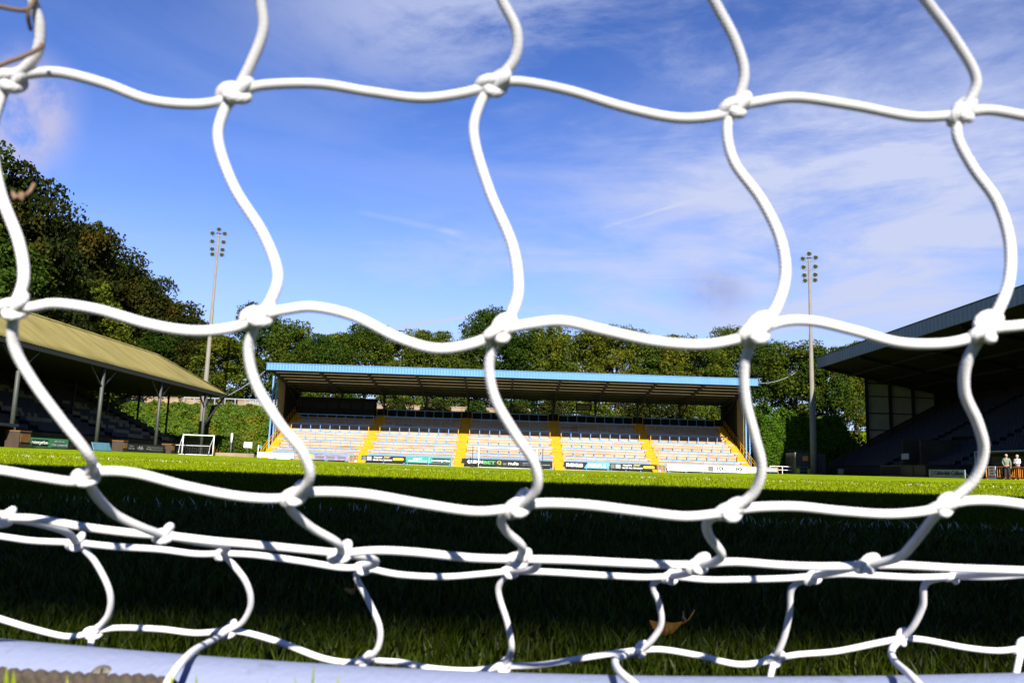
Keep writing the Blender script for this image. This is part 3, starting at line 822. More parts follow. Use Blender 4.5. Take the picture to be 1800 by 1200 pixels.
    # end walls with blue corner columns
    for sx, x in ((-1, -31.8), (1, 33.4)):
        for ya, yb, m_ in ((115.4, 118.6, M['cream']), (118.61, 127.0, M['soffit'])):  # rear part uses a dark colour for the shade on the wall
            s = MB()
            s.add([(x - .06, ya, 1), (x + .06, ya, 1), (x + .06, yb, 1), (x - .06, yb, 1), (x - .06, ya, rz_(ya) - .05), (x + .06, ya, rz_(ya) - .05), (x + .06, yb, rz_(yb) - .05), (x - .06, yb, rz_(yb) - .05)],
                  [(0, 3, 2, 1), (4, 5, 6, 7), (0, 1, 5, 4), (1, 2, 6, 5), (2, 3, 7, 6), (3, 0, 4, 7)])
            yy = ya + 1.2
            while yy < yb - .3: s.box(x - sx * .06 - .05, x - sx * .06 + .05, yy, yy + .14, tz(yy) + .1, rz_(yy) - .3); yy += 2.6
            s.build('end_wall', m_, T, origin=O)
        ya = 115.4
        for dx in (0.0, 0.55):
            s = MB(); xx = x + sx * (.18 + dx * .9); s.box(xx - .10, xx + .10, ya - .45, ya - .2, 0.3, rz_(ya) - .2); s.build('corner_column', M['blue'], T, origin=O)
    # police / control box under the left of the roof
    s = MB(); s.box(-30.9, -19.6, 124.6, 126.2, tz(124.6) - .2, tz(124.6) + 2.55); s.box(-31.0, -19.5, 124.4, 126.2, tz(124.6) + 2.56, tz(124.6) + 2.72)
    s.build('control_box', M['soffit'], T, origin=O)
    for k in range(6):
        s = MB(); x = -30.4 + k * 1.8; s.box(x, x + 1.5, 124.55, 124.6, tz(124.6) + 1.1, tz(124.6) + 2.1); s.build('window', M['black'], T, origin=O)
    s = MB(); z = tz(125) ; s.box(10.8, 13.2, 126.0, 126.2, z + 1.9, z + 3.0); s.build('score_box', M['timber'], T, origin=O)
    for (a, b, c, d) in ((11.0, 12.9, z + 2.05, z + 2.75), (10.9, 11.8, z + 1.35, z + 1.75), (12.1, 12.95, z + 1.35, z + 1.75)):
        s = MB(); s.box(a, b, 125.93, 125.99, c, d); s.build('notice', M['cream'], T, origin=O)
far_terrace()
# bank wall behind
s = MB(); s.box(-72, 4, 131.8, 132.3, 4, 9.3)
for k in range(38): s.box(-72 + 2 * k + .02, -70.1 + 2 * k, 131.72, 132.38, 9.302, 9.45)
tag(s.build('stone_wall', M['stone'], origin=(-34, 132, 0)), 'long low sandstone wall along the top of the ivy bank', 'wall')
# white railings above the bank
F_ = empty('railing', (-41, 126, g1(-41, 126)))
tag(F_, 'white railing with slatted panels on top of the ivy bank', 'railing')
zb = g1(-41, 126)
s = MB(); s.bar((-8, 0, 1.45), (9.5, 0, 1.45), .10, .13); s.build('top_rail', M['palegrey'], F_)
for k in range(12):
    s = MB(); x = -7.9 + k * 1.55; s.bar((x, 0, -.4), (x, 0, 1.38), .12); s.build('post', M['palegrey'], F_)
s = MB()
for k in range(16): s.box(2.0 + k * .4, 2.28 + k * .4, .08, .12, -.2, 1.36)
s.build('slat_panel', M['palegrey'], F_)

# ------------------------------------------------------------------ advertising boards
def board(x0, x1, y, z0, z1, face, label, legs=True, name='advertising_board', rz=0):
    """upright board; rz turns it, x0..x1 measured along it from its own origin"""
    e = empty(name, ((x0 + x1) / 2, y, 0)); w_ = x1 - x0
    s = MB(); s.box(-w_ / 2, w_ / 2, -.03, .03, z0, z1); s.build('panel', face, e)
    if legs:
        n = max(2, int(w_ / 2))
        for k in range(n + 1):
            x = -w_ / 2 + .2 + (w_ - .4) * k / n
            s = MB(); s.box(x - .05, x + .05, .04, .1, g1(x0, y) - .05, z1 - .1); s.box(x - .18, x + .18, -.18, .22, g1(x0, y) - .02, g1(x0, y) + .07); s.build('leg', M['blue'], e)
    tag(e, label, 'advertising board', 'advertising boards round the pitch')
    return e
BYY = 108.75
def ax(px, Y=BYY): return (px - 885) * Y / 1450
def sub(e, x0, x1, z0, z1, m_, name='printed_field', d=.036):
    s = MB(); s.box(x0 - e.location.x, x1 - e.location.x, -d - .004, -d + .004, z0, z1); return s.build(name, m_, e)
Z0, Z1 = 0.34, 1.10
LZ = lambda px: float(0.4 * min(abs(ax(px)) / 34, 1.05) ** 2)
e = board(ax(457), ax(520), BYY, .28, 1.05, M['white'], 'plain white board at the left foot of the covered terrace', name='blank_board')
e = board(ax(540), ax(615), BYY, Z0, 1.05, M['purple'], 'purple board with a yellow patch, left foot of the covered terrace')
sub(e, ax(541), ax(554), .62, 1.0, M['lemon'])
for k in range(3): sub(e, ax(558 + k * 19), ax(573 + k * 19), .52, .86, M['grey'], 'lettering_block')
def club_board(pa, pb, label):
    e = board(ax(pa), ax(pb), BYY, Z0, Z1, M['charcoal'], label)
    w_ = pb - pa; X = lambda t: ax(pa + t * w_)
    sub(e, X(.02), X(.10), .46, 1.0, M['grey']); sub(e, X(.12), X(.23), .46, 1.0, M['palegrey'])
    lettering('FOLLOW', X(.28), BYY - .045, .80, X(.47) - X(.28), .18, M['printwhite'], e, bold=.02)
    lettering('your', X(.49), BYY - .045, .76, X(.65) - X(.49), .27, M['lemon'], e, shear=.4, bold=.03)
    lettering('CLUB ALL SEASON', X(.26), BYY - .045, .48, X(.69) - X(.26), .18, M['printwhite'], e, bold=.02)
    s = MB(); cx = (X(.83)) - e.location.x; hw = (X(.95) - X(.83)) ; pr = []
    for k in range(24):
        a = 2 * math.pi * k / 24; pr.append((cx + hw * .78 * np.sign(math.cos(a)) + .16 * math.cos(a), -.042, .73 + .16 * math.sin(a)))
    s.add(pr, [tuple(range(24))]); s.add([(x, y_ + .01, z) for x, y_, z in pr], [tuple(reversed(range(24)))]); s.build('yellow_pill', M['lemon'], e)
    return e
club_board(638, 715, 'dark FOLLOW your CLUB ALL SEASON board, left of the green league board')
e = board(ax(715.4), ax(794), BYY, Z0, Z1, M['teal'], 'green board reading HERE FOR THE NATIONAL LEAGUE and enterprise in front of the terrace')
lettering('HERE FOR', ax(728), BYY - .045, .78, ax(743) - ax(728), .17, M['printwhite'], e, bold=.02)
lettering('THE NATIONAL LEAGUE', ax(719), BYY - .045, .48, ax(752) - ax(719), .19, M['printwhite'], e, bold=.02)
sub(e, ax(755.5), ax(756.2), .38, 1.06, M['printwhite']); sub(e, ax(761), ax(792.5), .42, 1.02, M['charcoal'])
lettering('enterprise', ax(760), BYY - .05, .50, ax(792) - ax(760), .36, M['printwhite'], e, bold=.025)
e = board(ax(812), ax(970), BYY, Z0 - .06, 1.12, M['charcoal'], 'long black board reading QUINNBET and nule, behind the far goal')
lettering('QUINN', ax(822), BYY - .045, .46, ax(849) - ax(822), .46, M['printwhite'], e, bold=.04)
lettering('BET', ax(850), BYY - .045, .48, ax(871) - ax(850), .40, M['brightgreen'], e, bold=.03)
lettering('Q', ax(873.5), BYY - .045, .42, ax(881) - ax(873.5), .52, M['lemon'], e, bold=.04)
lettering('nule', ax(893), BYY - .045, .46, ax(911) - ax(893), .42, M['printwhite'], e, bold=.02)
s_ = sub(e, ax(884), ax(890), .42, .72, M['grey'])
for k in range(2): sub(e, ax(918), ax(930), .52 + k * .22, .58 + k * .22, M['palegrey'], 'lettering_block')
sub(e, ax(951), ax(966), .56, .63, M['palegrey'], 'lettering_block')
e = board(ax(990), ax(1069), BYY, Z0, 1.13, M['charcoal'], 'board reading nexus PEOPLE in white on black and cyan')
s = MB(); x0, x1, sk = ax(1025) - e.location.x, ax(1068.7) - e.location.x, .5
s.add([(x0, -.04, .35), (x1, -.04, .35), (x1, -.04, 1.12), (x0 + sk, -.04, 1.12)], [(0, 1, 2, 3)]); s.build('printed_field', M['cyan'], e)
lettering('nexus', ax(994), BYY - .045, .50, ax(1023) - ax(994), .42, M['printwhite'], e, bold=.03)
lettering('PEOPLE', ax(1032), BYY - .05, .50, ax(1063) - ax(1032), .42, M['printwhite'], e, bold=.02)
club_board(1070, 1152, 'dark FOLLOW your CLUB ALL SEASON board, right of the nexus PEOPLE board')
e = board(ax(1170), ax(1326), BYY, .40, 1.22, M['white'], 'long white board with HX twice, at the right foot of the terrace')
for p in (1257, 1290): lettering('HX', ax(p), BYY - .045, .62, ax(p + 13) - ax(p), .50, M['charcoal'], e, bold=.05)
sub(e, ax(1241), ax(1251), .46, 1.16, M['grey'])
s = MB(); cx = ax(1178) - e.location.x
s.tube([(cx + .33 * math.cos(a), -.045, .80 + .30 * math.sin(a)) for a in np.linspace(0, 2 * math.pi, 5)[:-1]], .035, 5, closed=True); s.build('emblem', M['grey'], e)
for a, b in ((1190, 1212), (1216, 1233)): sub(e, ax(a), ax(b), .72, .77, M['palegrey'], 'lettering_block')
# small cabinets at the stair feet
def cabinet(px, label):
    e = empty('cabinet', (ax(px), BYY, g1(ax(px), BYY)))
    s = MB(); s.box(-.52, .52, -.2, .2, 0, .12); s.box(-.52, .52, -.2, .2, .86, .94); s.box(-.52, -.44, -.2, .2, .12, .86); s.box(.44, .52, -.2, .2, .12, .86); s.box(-.03, .05, -.2, .2, .12, .86)
    s.build('frame', M['orange'], e)
    for a, b in ((-.42, -.05), (.07, .42)):
        s = MB(); s.box(a, b, -.12, .1, .13, .85); s.build('grey_panel', M['grey'], e)
    tag(e, label, 'cabinet', 'small cabinets at the foot of the terrace')
cabinet(624, 'small orange-framed grey cabinet at the foot of the leftmost inner yellow stairs')
cabinet(1160, 'small orange-framed grey cabinet between nexus board row and the HX board')
for px, lb in ((628, 'white ball on the grass before the left orange-framed cabinet'), (1157, 'white ball on the grass before the right orange-framed cabinet')):
    s = MB(); r = .15
    X_, Y_ = ax(px, 106.6), 106.6
    s.lathe((0, 0, 0), [(r * math.sin(a) + .0001, -r * math.cos(a)) for a in np.linspace(0, math.pi, 9)], 14)
    o = s.build('ball', M['white'], smooth=True); o.location = (X_, Y_, g1(X_, Y_) + r); tag(o, lb, 'ball', 'white balls by the far touchline')

# ------------------------------------------------------------------ goals
def netting(mb, P00, P10, P01, P11, nu, nv, r=.006):
    P00, P10, P01, P11 = map(Vector, (P00, P10, P01, P11))
    f_ = lambda u, v_: (P00 * (1 - u) + P10 * u) * (1 - v_) + (P01 * (1 - u) + P11 * u) * v_
    for i in range(nu + 1): mb.tube([f_(i / nu, 0), f_(i / nu, 1)], r, 3, cap=False)
    for j in range(nv + 1): mb.tube([f_(0, j / nv), f_(1, j / nv)], r, 3, cap=False)
G = empty('goal', (GX, 105.06, 0)); tag(G, 'white football goal standing at the far end of the pitch', 'goal')
for sx in (-1, 1):
    s = MB(); s.tube([(sx * 3.66, 0, -.1), (sx * 3.66, 0, 2.44)], .06, 10); s.build('post', M['white'], G, True)
s = MB(); s.tube([(-3.72, 0, 2.5), (3.72, 0, 2.5)], .06, 10); s.build('crossbar', M['white'], G, True)
s = MB(); netting(s, (-3.66, 2.0, 0), (3.66, 2.0, 0), (-3.66, 1.6, 2.44), (3.66, 1.6, 2.44), 40, 14)
netting(s, (-3.66, 0, 2.44), (3.66, 0, 2.44), (-3.66, 1.6, 2.44), (3.66, 1.6, 2.44), 40, 8)
for sx in (-1, 1): netting(s, (sx * 3.66, 0, 0), (sx * 3.66, 2, 0), (sx * 3.66, 0, 2.44), (sx * 3.66, 1.6, 2.44), 10, 14)
s.build('net', M['netgoal'], G)
s = MB(); s.tube([(-3.66, 0, .05), (-3.66, 2.0, .05), (3.66, 2.0, .05), (3.66, 0, .05)], .04, 8); s.build('ground_frame', M['white'], G, True)
for sx, lb in ((-1, 'slim dark net pole behind the left post of the far goal'), (1, 'slim dark net pole behind the right post of the far goal')):
    s = MB(); s.tube([(0, 0, -.1), (0, 0, 2.7)], .045, 7); s.box(-.2, .2, -.2, .2, -.02, .06)
    o = s.build('net_pole', M['dark'], smooth=False); o.location = (GX + sx * 4.5, 107.0, 0.01); tag(o, lb, 'pole', 'net poles of the far goal')
# training goal on the left touchline
p = at(347, 795, 86)
T2 = empty('training_goal', (p.x, 86, g1(p.x, 86)), R(12)); tag(T2, 'small white goal on a wheeled frame beside the left stand', 'goal')
W2, H2 = 1.5, 2.05
for sx in (-1, 1):
    s = MB(); s.tube([(sx * W2, 0, 0), (sx * W2, 0, H2)], .055, 8); s.build('post', M['white'], T2, True)
    s = MB(); s.tube([(sx * W2, 0, .07), (sx * W2 - .6, 1.5, .07), (sx * W2 - .5, 1.4, 1.0), (sx * W2, 0.05, H2)], .03, 6); s.build('side_frame', M['white'], T2, True)
s = MB(); s.tube([(-W2 - .055, 0, H2), (W2 + .055, 0, H2)], .055, 8); s.build('crossbar', M['white'], T2, True)
s = MB(); s.tube([(-W2 - .9, 1.4, 1.0), (W2 - .5, 1.4, 1.0)], .03, 6); s.tube([(-W2 - .6, 1.5, .07), (W2 - .6, 1.5, .07)], .03, 6); s.build('back_bar', M['white'], T2, True)
s = MB(); netting(s, (-W2 - .6, 1.5, 0.1), (W2 - .6, 1.5, .1), (-W2 - .5, 1.4, 1.), (W2 - .5, 1.4, 1.), 14, 8, .005); netting(s, (-W2, 0, H2), (W2, 0, H2), (-W2 - .5, 1.4, 1.), (W2 - .5, 1.4, 1.), 14, 9, .005); s.build('net', M['netgoal'], T2)
for sx in (-1, 1):
    s = MB(); s.lathe((sx * W2 - .6, 1.55, .14), [(.001, -.04), (.13, -.04), (.13, .04), (.001, .04)], 12, 'X'); s.build('wheel', M['dark'], T2)
# corner flag, notice, posts
p = at(452, 812, 105); C_ = empty('corner_flag', (p.x, 105, g1(p.x, 105))); tag(C_, 'white corner flag pole with a small blue flag by the terrace', 'corner flag')
s = MB(); s.tube([(0, 0, -.05), (0, 0, 1.6)], .035, 7); s.build('pole', M['white'], C_, True)
s = MB()
for k in range(6):
    xa, xb = k * .07, (k + 1) * .07
    s.add([(xa, .03 * math.sin(k), 1.2), (xb, .03 * math.sin(k + 1), 1.22 - .01 * k), (xb, .03 * math.sin(k + 1), 1.58), (xa, .03 * math.sin(k), 1.58)], [(0, 1, 2, 3)])
o = s.build('flag', M['fascia'], C_); sm = o.modifiers.new('t', 'SOLIDIFY'); sm.thickness = .01
p = at(436, 782, 107); z = g1(p.x, 107); Nn_ = empty('notice_board', (p.x, 107, z)); tag(Nn_, 'small white notice on a post against the ivy, left of the corner flag', 'sign')
s = MB(); s.bar((0, 0, -.1), (0, 0, p.z - z), .07); s.build('post', M['steelgreen'], Nn_)
s = MB(); s.box(-.52, .52, -.06, -.02, p.z - z - .32, p.z - z + .36); s.build('panel', M['white'], Nn_)
s = MB()
for k in range(3): s.box(-.35, .30 - .1 * k, -.075, -.062, p.z - z - .12 + k * .14, p.z - z - .07 + k * .14)
s.build('lettering_block', M['grey'], Nn_)
p = at(408, 762, 108); z = g1(p.x, 108); o = MB().tube([(0, 0, -.2), (0, 0, 1.7)], .12, 8).build('marker_post', M['steelgreen'], smooth=True); o.location = (p.x, 108, z)
oo = MB().tube([(0, 0, 1.701), (0, 0, p.z - z + .05)], .13, 8).build('white_top', M['white'], o, True); tag(o, 'thick short post with a white top against the ivy bank', 'post')
s = MB(); s.box(-2.6, 2.3, -.25, .25, -.1, .42); o = s.build('low_kerb', M['stone']); p = at(412, 800, 106.5); o.location = (p.x, 107.2, g1(p.x, 107.2) + .0); tag(o, 'low pinkish stone kerb at the grass edge before the ivy', 'kerb')
s = MB(); s.tube([(0, 0, -.1), (0, 0, 1.0)], .07, 8); o = s.build('marker_post', M['orange'], smooth=True); p = at(376, 795, 87); o.location = (p.x, 87, g1(p.x, 87)); tag(o, 'short orange post just right of the small training goal', 'post')

# ------------------------------------------------------------------ left grandstand
def left_stand():
    E = empty('grandstand', (-36, 70, 0)); tag(E, 'old low grandstand with weathered tan corrugated roof along the left touchline', 'grandstand'); O = (-36, 70, 0)
    XE, ZE, XR, ZR, Y0_, YE, YR = -36.0, 8.25, -42.0, 12.1, 14.0, 107.0, 98.6
    # corrugated front slope, ridge to eave, cut by the hip
    per = .42; n = int((YE - Y0_) / per * 4)
    yy = np.linspace(Y0_, YE, n + 1); am = .045 * np.cos(2 * np.pi * yy / per)
    tt = np.clip((YE - yy) / (YE - YR), 0, 1)
    for nm, sgn in (('roof_slope', 1), ('rear_roof_slope', -1)):
        xr = XR; xe = XE if sgn > 0 else 2 * XR - XE
        rows_ = []
        m_ = 7
        for j in range(m_ + 1):
            q = tt * j / m_
            rows_.append(np.stack([xe + (xr - xe) * q, yy, ZE + (ZR - ZE) * q + am + (0.012 if j % 2 else 0)], -1))
        V = np.concatenate(rows_) - np.array(O)
        i = np.arange((m_ + 1) * (n + 1)).reshape(m_ + 1, n + 1)
        Fc = np.stack([i[:-1, :-1], i[:-1, 1:], i[1:, 1:], i[1:, :-1]], -1).reshape(-1, 4)
        o = npmesh(nm, V, Fc, M['asbestos'], E, smooth=True)
        md = o.modifiers.new('t', 'SOLIDIFY'); md.thickness = .05; md.offset = -1
    s = MB(); s.add([(XE, YE, ZE - .02), (2 * XR - XE, YE, ZE - .02), (XR, YR, ZR - .02), (XE, YE, ZE - .1), (2 * XR - XE, YE, ZE - .1), (XR, YR, ZR - .12)], [(0, 2, 1), (3, 4, 5), (0, 1, 4, 3)])
    s.build('hip_end', M['asbestos'], E, origin=O)
    s = MB(); s.tube([(XR, Y0_, ZR + .06), (XR, YR, ZR + .06), (XE, YE, ZE + .06)], .12, 8); s.build('ridge_cap', M['asbestos'], E, True, origin=O)
    s = MB(); s.box(XE - .18, XE - .03, Y0_, YE, ZE - .42, ZE - .08); s.build('eaves_beam', M['dark'], E, origin=O)
    s = MB(); s.box(XE - 15.8, XE - .2, Y0_, YE - .3, ZE - .30, ZE - .18); s.build('ceiling_lining', M['soffit'], E, origin=O)
    for y in (22.4, 35.4, 48.4, 61.4, 74.3, 86.9, 100.0):
        s = MB(); s.tube([(XE - .3, y, .3), (XE - .3, y, ZE - .35)], .17, 9); s.build('front_post', M['steelgreen'], E, True, origin=O)
        s = MB(); s.bar((XE - .3, y, ZE - 2.2), (XE - .3, y + 2.4, ZE - .45), .12); s.bar((XE - .3, y, ZE - 2.2), (XE - .3, y - 2.4, ZE - .45), .12); s.build('brace', M['dark'], E, origin=O)
    s = MB(); s.bar((XE - .3, 100.2, 3.9), (XE - .3, 106.6, ZE - .4), .16); s.build('brace', M['dark'], E, origin=O)
    for y in (82.5, 89.7, 97.2, 105.7):
        s = MB(); s.tube([(-43, y, .3), (-43, y, ZE - .35)], .13, 7); s.build('rear_post', M['dark'], E, True, origin=O)
    # rake
    XF, XB, ZF, ZB, YS = -38.0, -49.4, 1.5, 7.0, 97.6
    n = 14; ry = (XF - XB) / n; rz = (ZB - ZF) / n
    s = MB()
    for i in range(n): s.box(XF - (i + 1) * ry, XF - i * ry, Y0_, YS, 0, ZF + i * rz)
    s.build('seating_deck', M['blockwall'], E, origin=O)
    s = MB(); s.box(XF + .02, XF + .2, Y0_, YS, 0.1, ZF + .25); s.build('front_wall', M['blockwall'], E, origin=O)
    s = MB(); s.box(XB - .4, XB - .1, Y0_, YS, 0, ZE - .32); s.build('rear_wall', M['soffit'], E, origin=O)
    gang = [27, 41, 55, 68, 81, 93]
    for i in range(n):
        s = MB(); x = XF - i * ry - .35; z = ZF + i * rz
        s.box(x - .05, x + .05, 40, YS - .1, z + .001, z + .05)
        for k in range(int((YS - 40) / .5)):
            y = 40 + k * .5
            if any(abs(y - g) < .7 for g in gang): continue
            wh = (abs(((y - 66) + (i - 7) * 1.15)) < 2.2 and 1 < i < 12) or (abs((y - 80) + (i - 6) * 1.1) < 2.0 and i < 11) or (abs((y - 90) + (i - 4) * .8) < 2.4 and i < 9) or (abs((y - 58) - (i - 8) * .9) < 1.6 and i > 3)
            mi = 1 if wh and rng.random() < .85 else 0
            s.box(x - .2, x + .2, y + .03, y + .45, z + .40, z + .45, mi)
            s.box(x - .04, x + .04, y + .2, y + .28, z + .04, z + .41)
            s.add([(x - .2, y + .03, z + .45), (x - .2, y + .45, z + .45), (x - .27, y + .45, z + .82), (x - .27, y + .03, z + .82),
                   (x - .24, y + .03, z + .45), (x - .24, y + .45, z + .45), (x - .31, y + .45, z + .82), (x - .31, y + .03, z + .82)],
                  [(0, 1, 2, 3), (7, 6, 5, 4), (2, 6, 7, 3)], mi)
        s.build('seat_row', [M['seat'], M['seatwhite']], E, origin=O)
left_stand()
def side_board(ya, yb, X, z0, z1, face, label, side, cat='advertising board', name='advertising_board', tilt=0):
    """board along a touchline; side -1 = left touchline (faces +X), +1 = right (faces -X)"""
    ym = (ya + yb) / 2; e = empty(name, (X, ym, g1(X, ym)), R(90) if side < 0 else R(-90)); w_ = abs(yb - ya)
    s = MB()
    s.add([(-w_ / 2, -.03, z0), (w_ / 2, -.03, z0), (w_ / 2, .03, z0), (-w_ / 2, .03, z0), (-w_ / 2, -.03 + tilt, z1), (w_ / 2, -.03 + tilt, z1), (w_ / 2, .03 + tilt, z1), (-w_ / 2, .03 + tilt, z1)],
          [(0, 3, 2, 1), (4, 5, 6, 7), (0, 1, 5, 4), (1, 2, 6, 5), (2, 3, 7, 6), (3, 0, 4, 7)])
    s.build('panel', face, e)
    for x in (-w_ / 2 + .2, w_ / 2 - .2):
        s = MB(); s.bar((x, .06, -.05), (x, .06 + tilt * .8, z1 - .1), .05); s.bar((x, .08, z1 * .7), (x, .5, 0), .04); s.build('leg', M['dark'], e)
    tag(e, label, cat, 'advertising boards round the pitch' if cat == 'advertising board' else None)
    return e
def sb_sub(e, a, b, z0, z1, m_, name='printed_field', d=.04):
    s = MB(); s.box(a, b, -d - .004, -d + .004, z0, z1); return s.build(name, m_, e)
def sb_txt(e, txt, a, b, z0, z1, m_, **k):
    base_ = e.location + e.rotation_euler.to_matrix() @ Vector((a, -.052, z0))
    return lettering(txt, *base_, b - a, z1 - z0, m_, e, rz=e.rotation_euler.z, **k)
XL = -35.0
yl = lambda px: -XL * 1450 / (885 - px)
e = side_board(yl(59), yl(128), XL, .08, .80, M['green'], 'dark green board reading enterprise and HERE FOR THE NATIONAL LEAGUE by the left stand', -1)
hw = (yl(128) - yl(59)) / 2
sb_sub(e, -hw + .5, -.15, .18, .66, M['charcoal']); sb_txt(e, 'enterprise', -hw + .2, -.2, .26, .58, M['printwhite'], bold=.02)
sb_txt(e, 'HERE FOR', .8, hw - .6, .48, .64, M['palegrey'], bold=.01); sb_txt(e, 'THE NATIONAL LEAGUE', .25, hw - .1, .18, .38, M['palegrey'], bold=.01)
e = side_board(yl(174), yl(204), XL, .05, .72, M['tealblue'], 'tilted plain blue board on the grass before the left stand', -1, tilt=.25)
e = side_board(yl(229), yl(296), XL, .05, .80, M['charcoal'], 'black board with small white logos and lettering, left of the training goal', -1)
hw = (yl(296) - yl(229)) / 2
for k in range(3): sb_txt(e, ['The\nShay', 'club', 'The\nShay'][k], -hw + .5 + k * 1.9, -hw + 1.7 + k * 1.9, .25, .62, M['palegrey'])
for k in range(2): sb_sub(e, .6, hw - .5, .24 + k * .22, .38 + k * .22, M['grey'], 'lettering_block')
def hut(px0, px1, X, zt, m_, label, name, roofm):
    ya, yb = -X * 1450 / (885 - px0), -X * 1450 / (885 - px1); z = g1(X, ya)
    e = empty(name, (X, (ya + yb) / 2, z)); h = (yb - ya) / 2
    s = MB(); s.box(-1.4, -1.3, -h, h, 0, zt); s.box(-1.3, 0, -h, -h + .06, 0, zt); s.box(-1.3, 0, h - .06, h, 0, zt); s.build('wall', m_, e)
    s = MB(); s.add([(-1.5, -h - .1, zt + .02), (.25, -h - .1, zt + .02), (.25, h + .1, zt + .02), (-1.5, h + .1, zt + .02), (-1.5, -h - .1, zt + .1), (.25, -h - .1, zt + .22), (.25, h + .1, zt + .22), (-1.5, h + .1, zt + .1)], [(0, 3, 2, 1), (4, 5, 6, 7), (0, 1, 5, 4), (1, 2, 6, 5), (2, 3, 7, 6), (3, 0, 4, 7)]); s.build('roof', roofm, e)
    s = MB(); s.box(-1.28, -.85, -h + .1, h - .1, .35, .42); s.build('bench', M['timber'], e)
    for y in (-h + .03, h - .03):
        s = MB(); s.bar((.05, y, 0), (.05, y, zt), .1); s.build('post', M['white'] if y > 0 else m_, e)
    tag(e, label, 'dugout'); return e
hut(2, 32, -35.4, 1.45, M['timber'], 'brown timber dugout at the left edge of the pitch', 'dugout', M['dark'])
def crate(px, X, label, w_=.9, h=1.0):
    Y = -X * 1450 / (885 - px); e = empty('timber_crate', (X, Y, g1(X, Y)))
    s = MB(); s.box(-.5, .5, -w_ / 2, w_ / 2, 0, h); s.build('box', M['timber'], e)
    s = MB(); s.box(.51, .54, -w_ / 2 + .1, w_ / 2 - .1, h * .35, h * .85); s.build('label_panel', M['rust'], e)
    s = MB(); s.box(-.53, .53, -w_ / 2 - .03, w_ / 2 + .03, h + .002, h + .06); s.build('lid', M['rust'], e)
    tag(e, label, 'crate', 'timber crates along the left touchline')
crate(41, -35, 'brown timber crate with an orange patch, right of the brown dugout', 1.4, 1.15)
crate(218, -35, 'brown-lidded timber crate between the blue board and the black logo board', .9, .95)
crate(302, -35, 'brown-lidded timber crate just left of the small training goal', .9, .95)

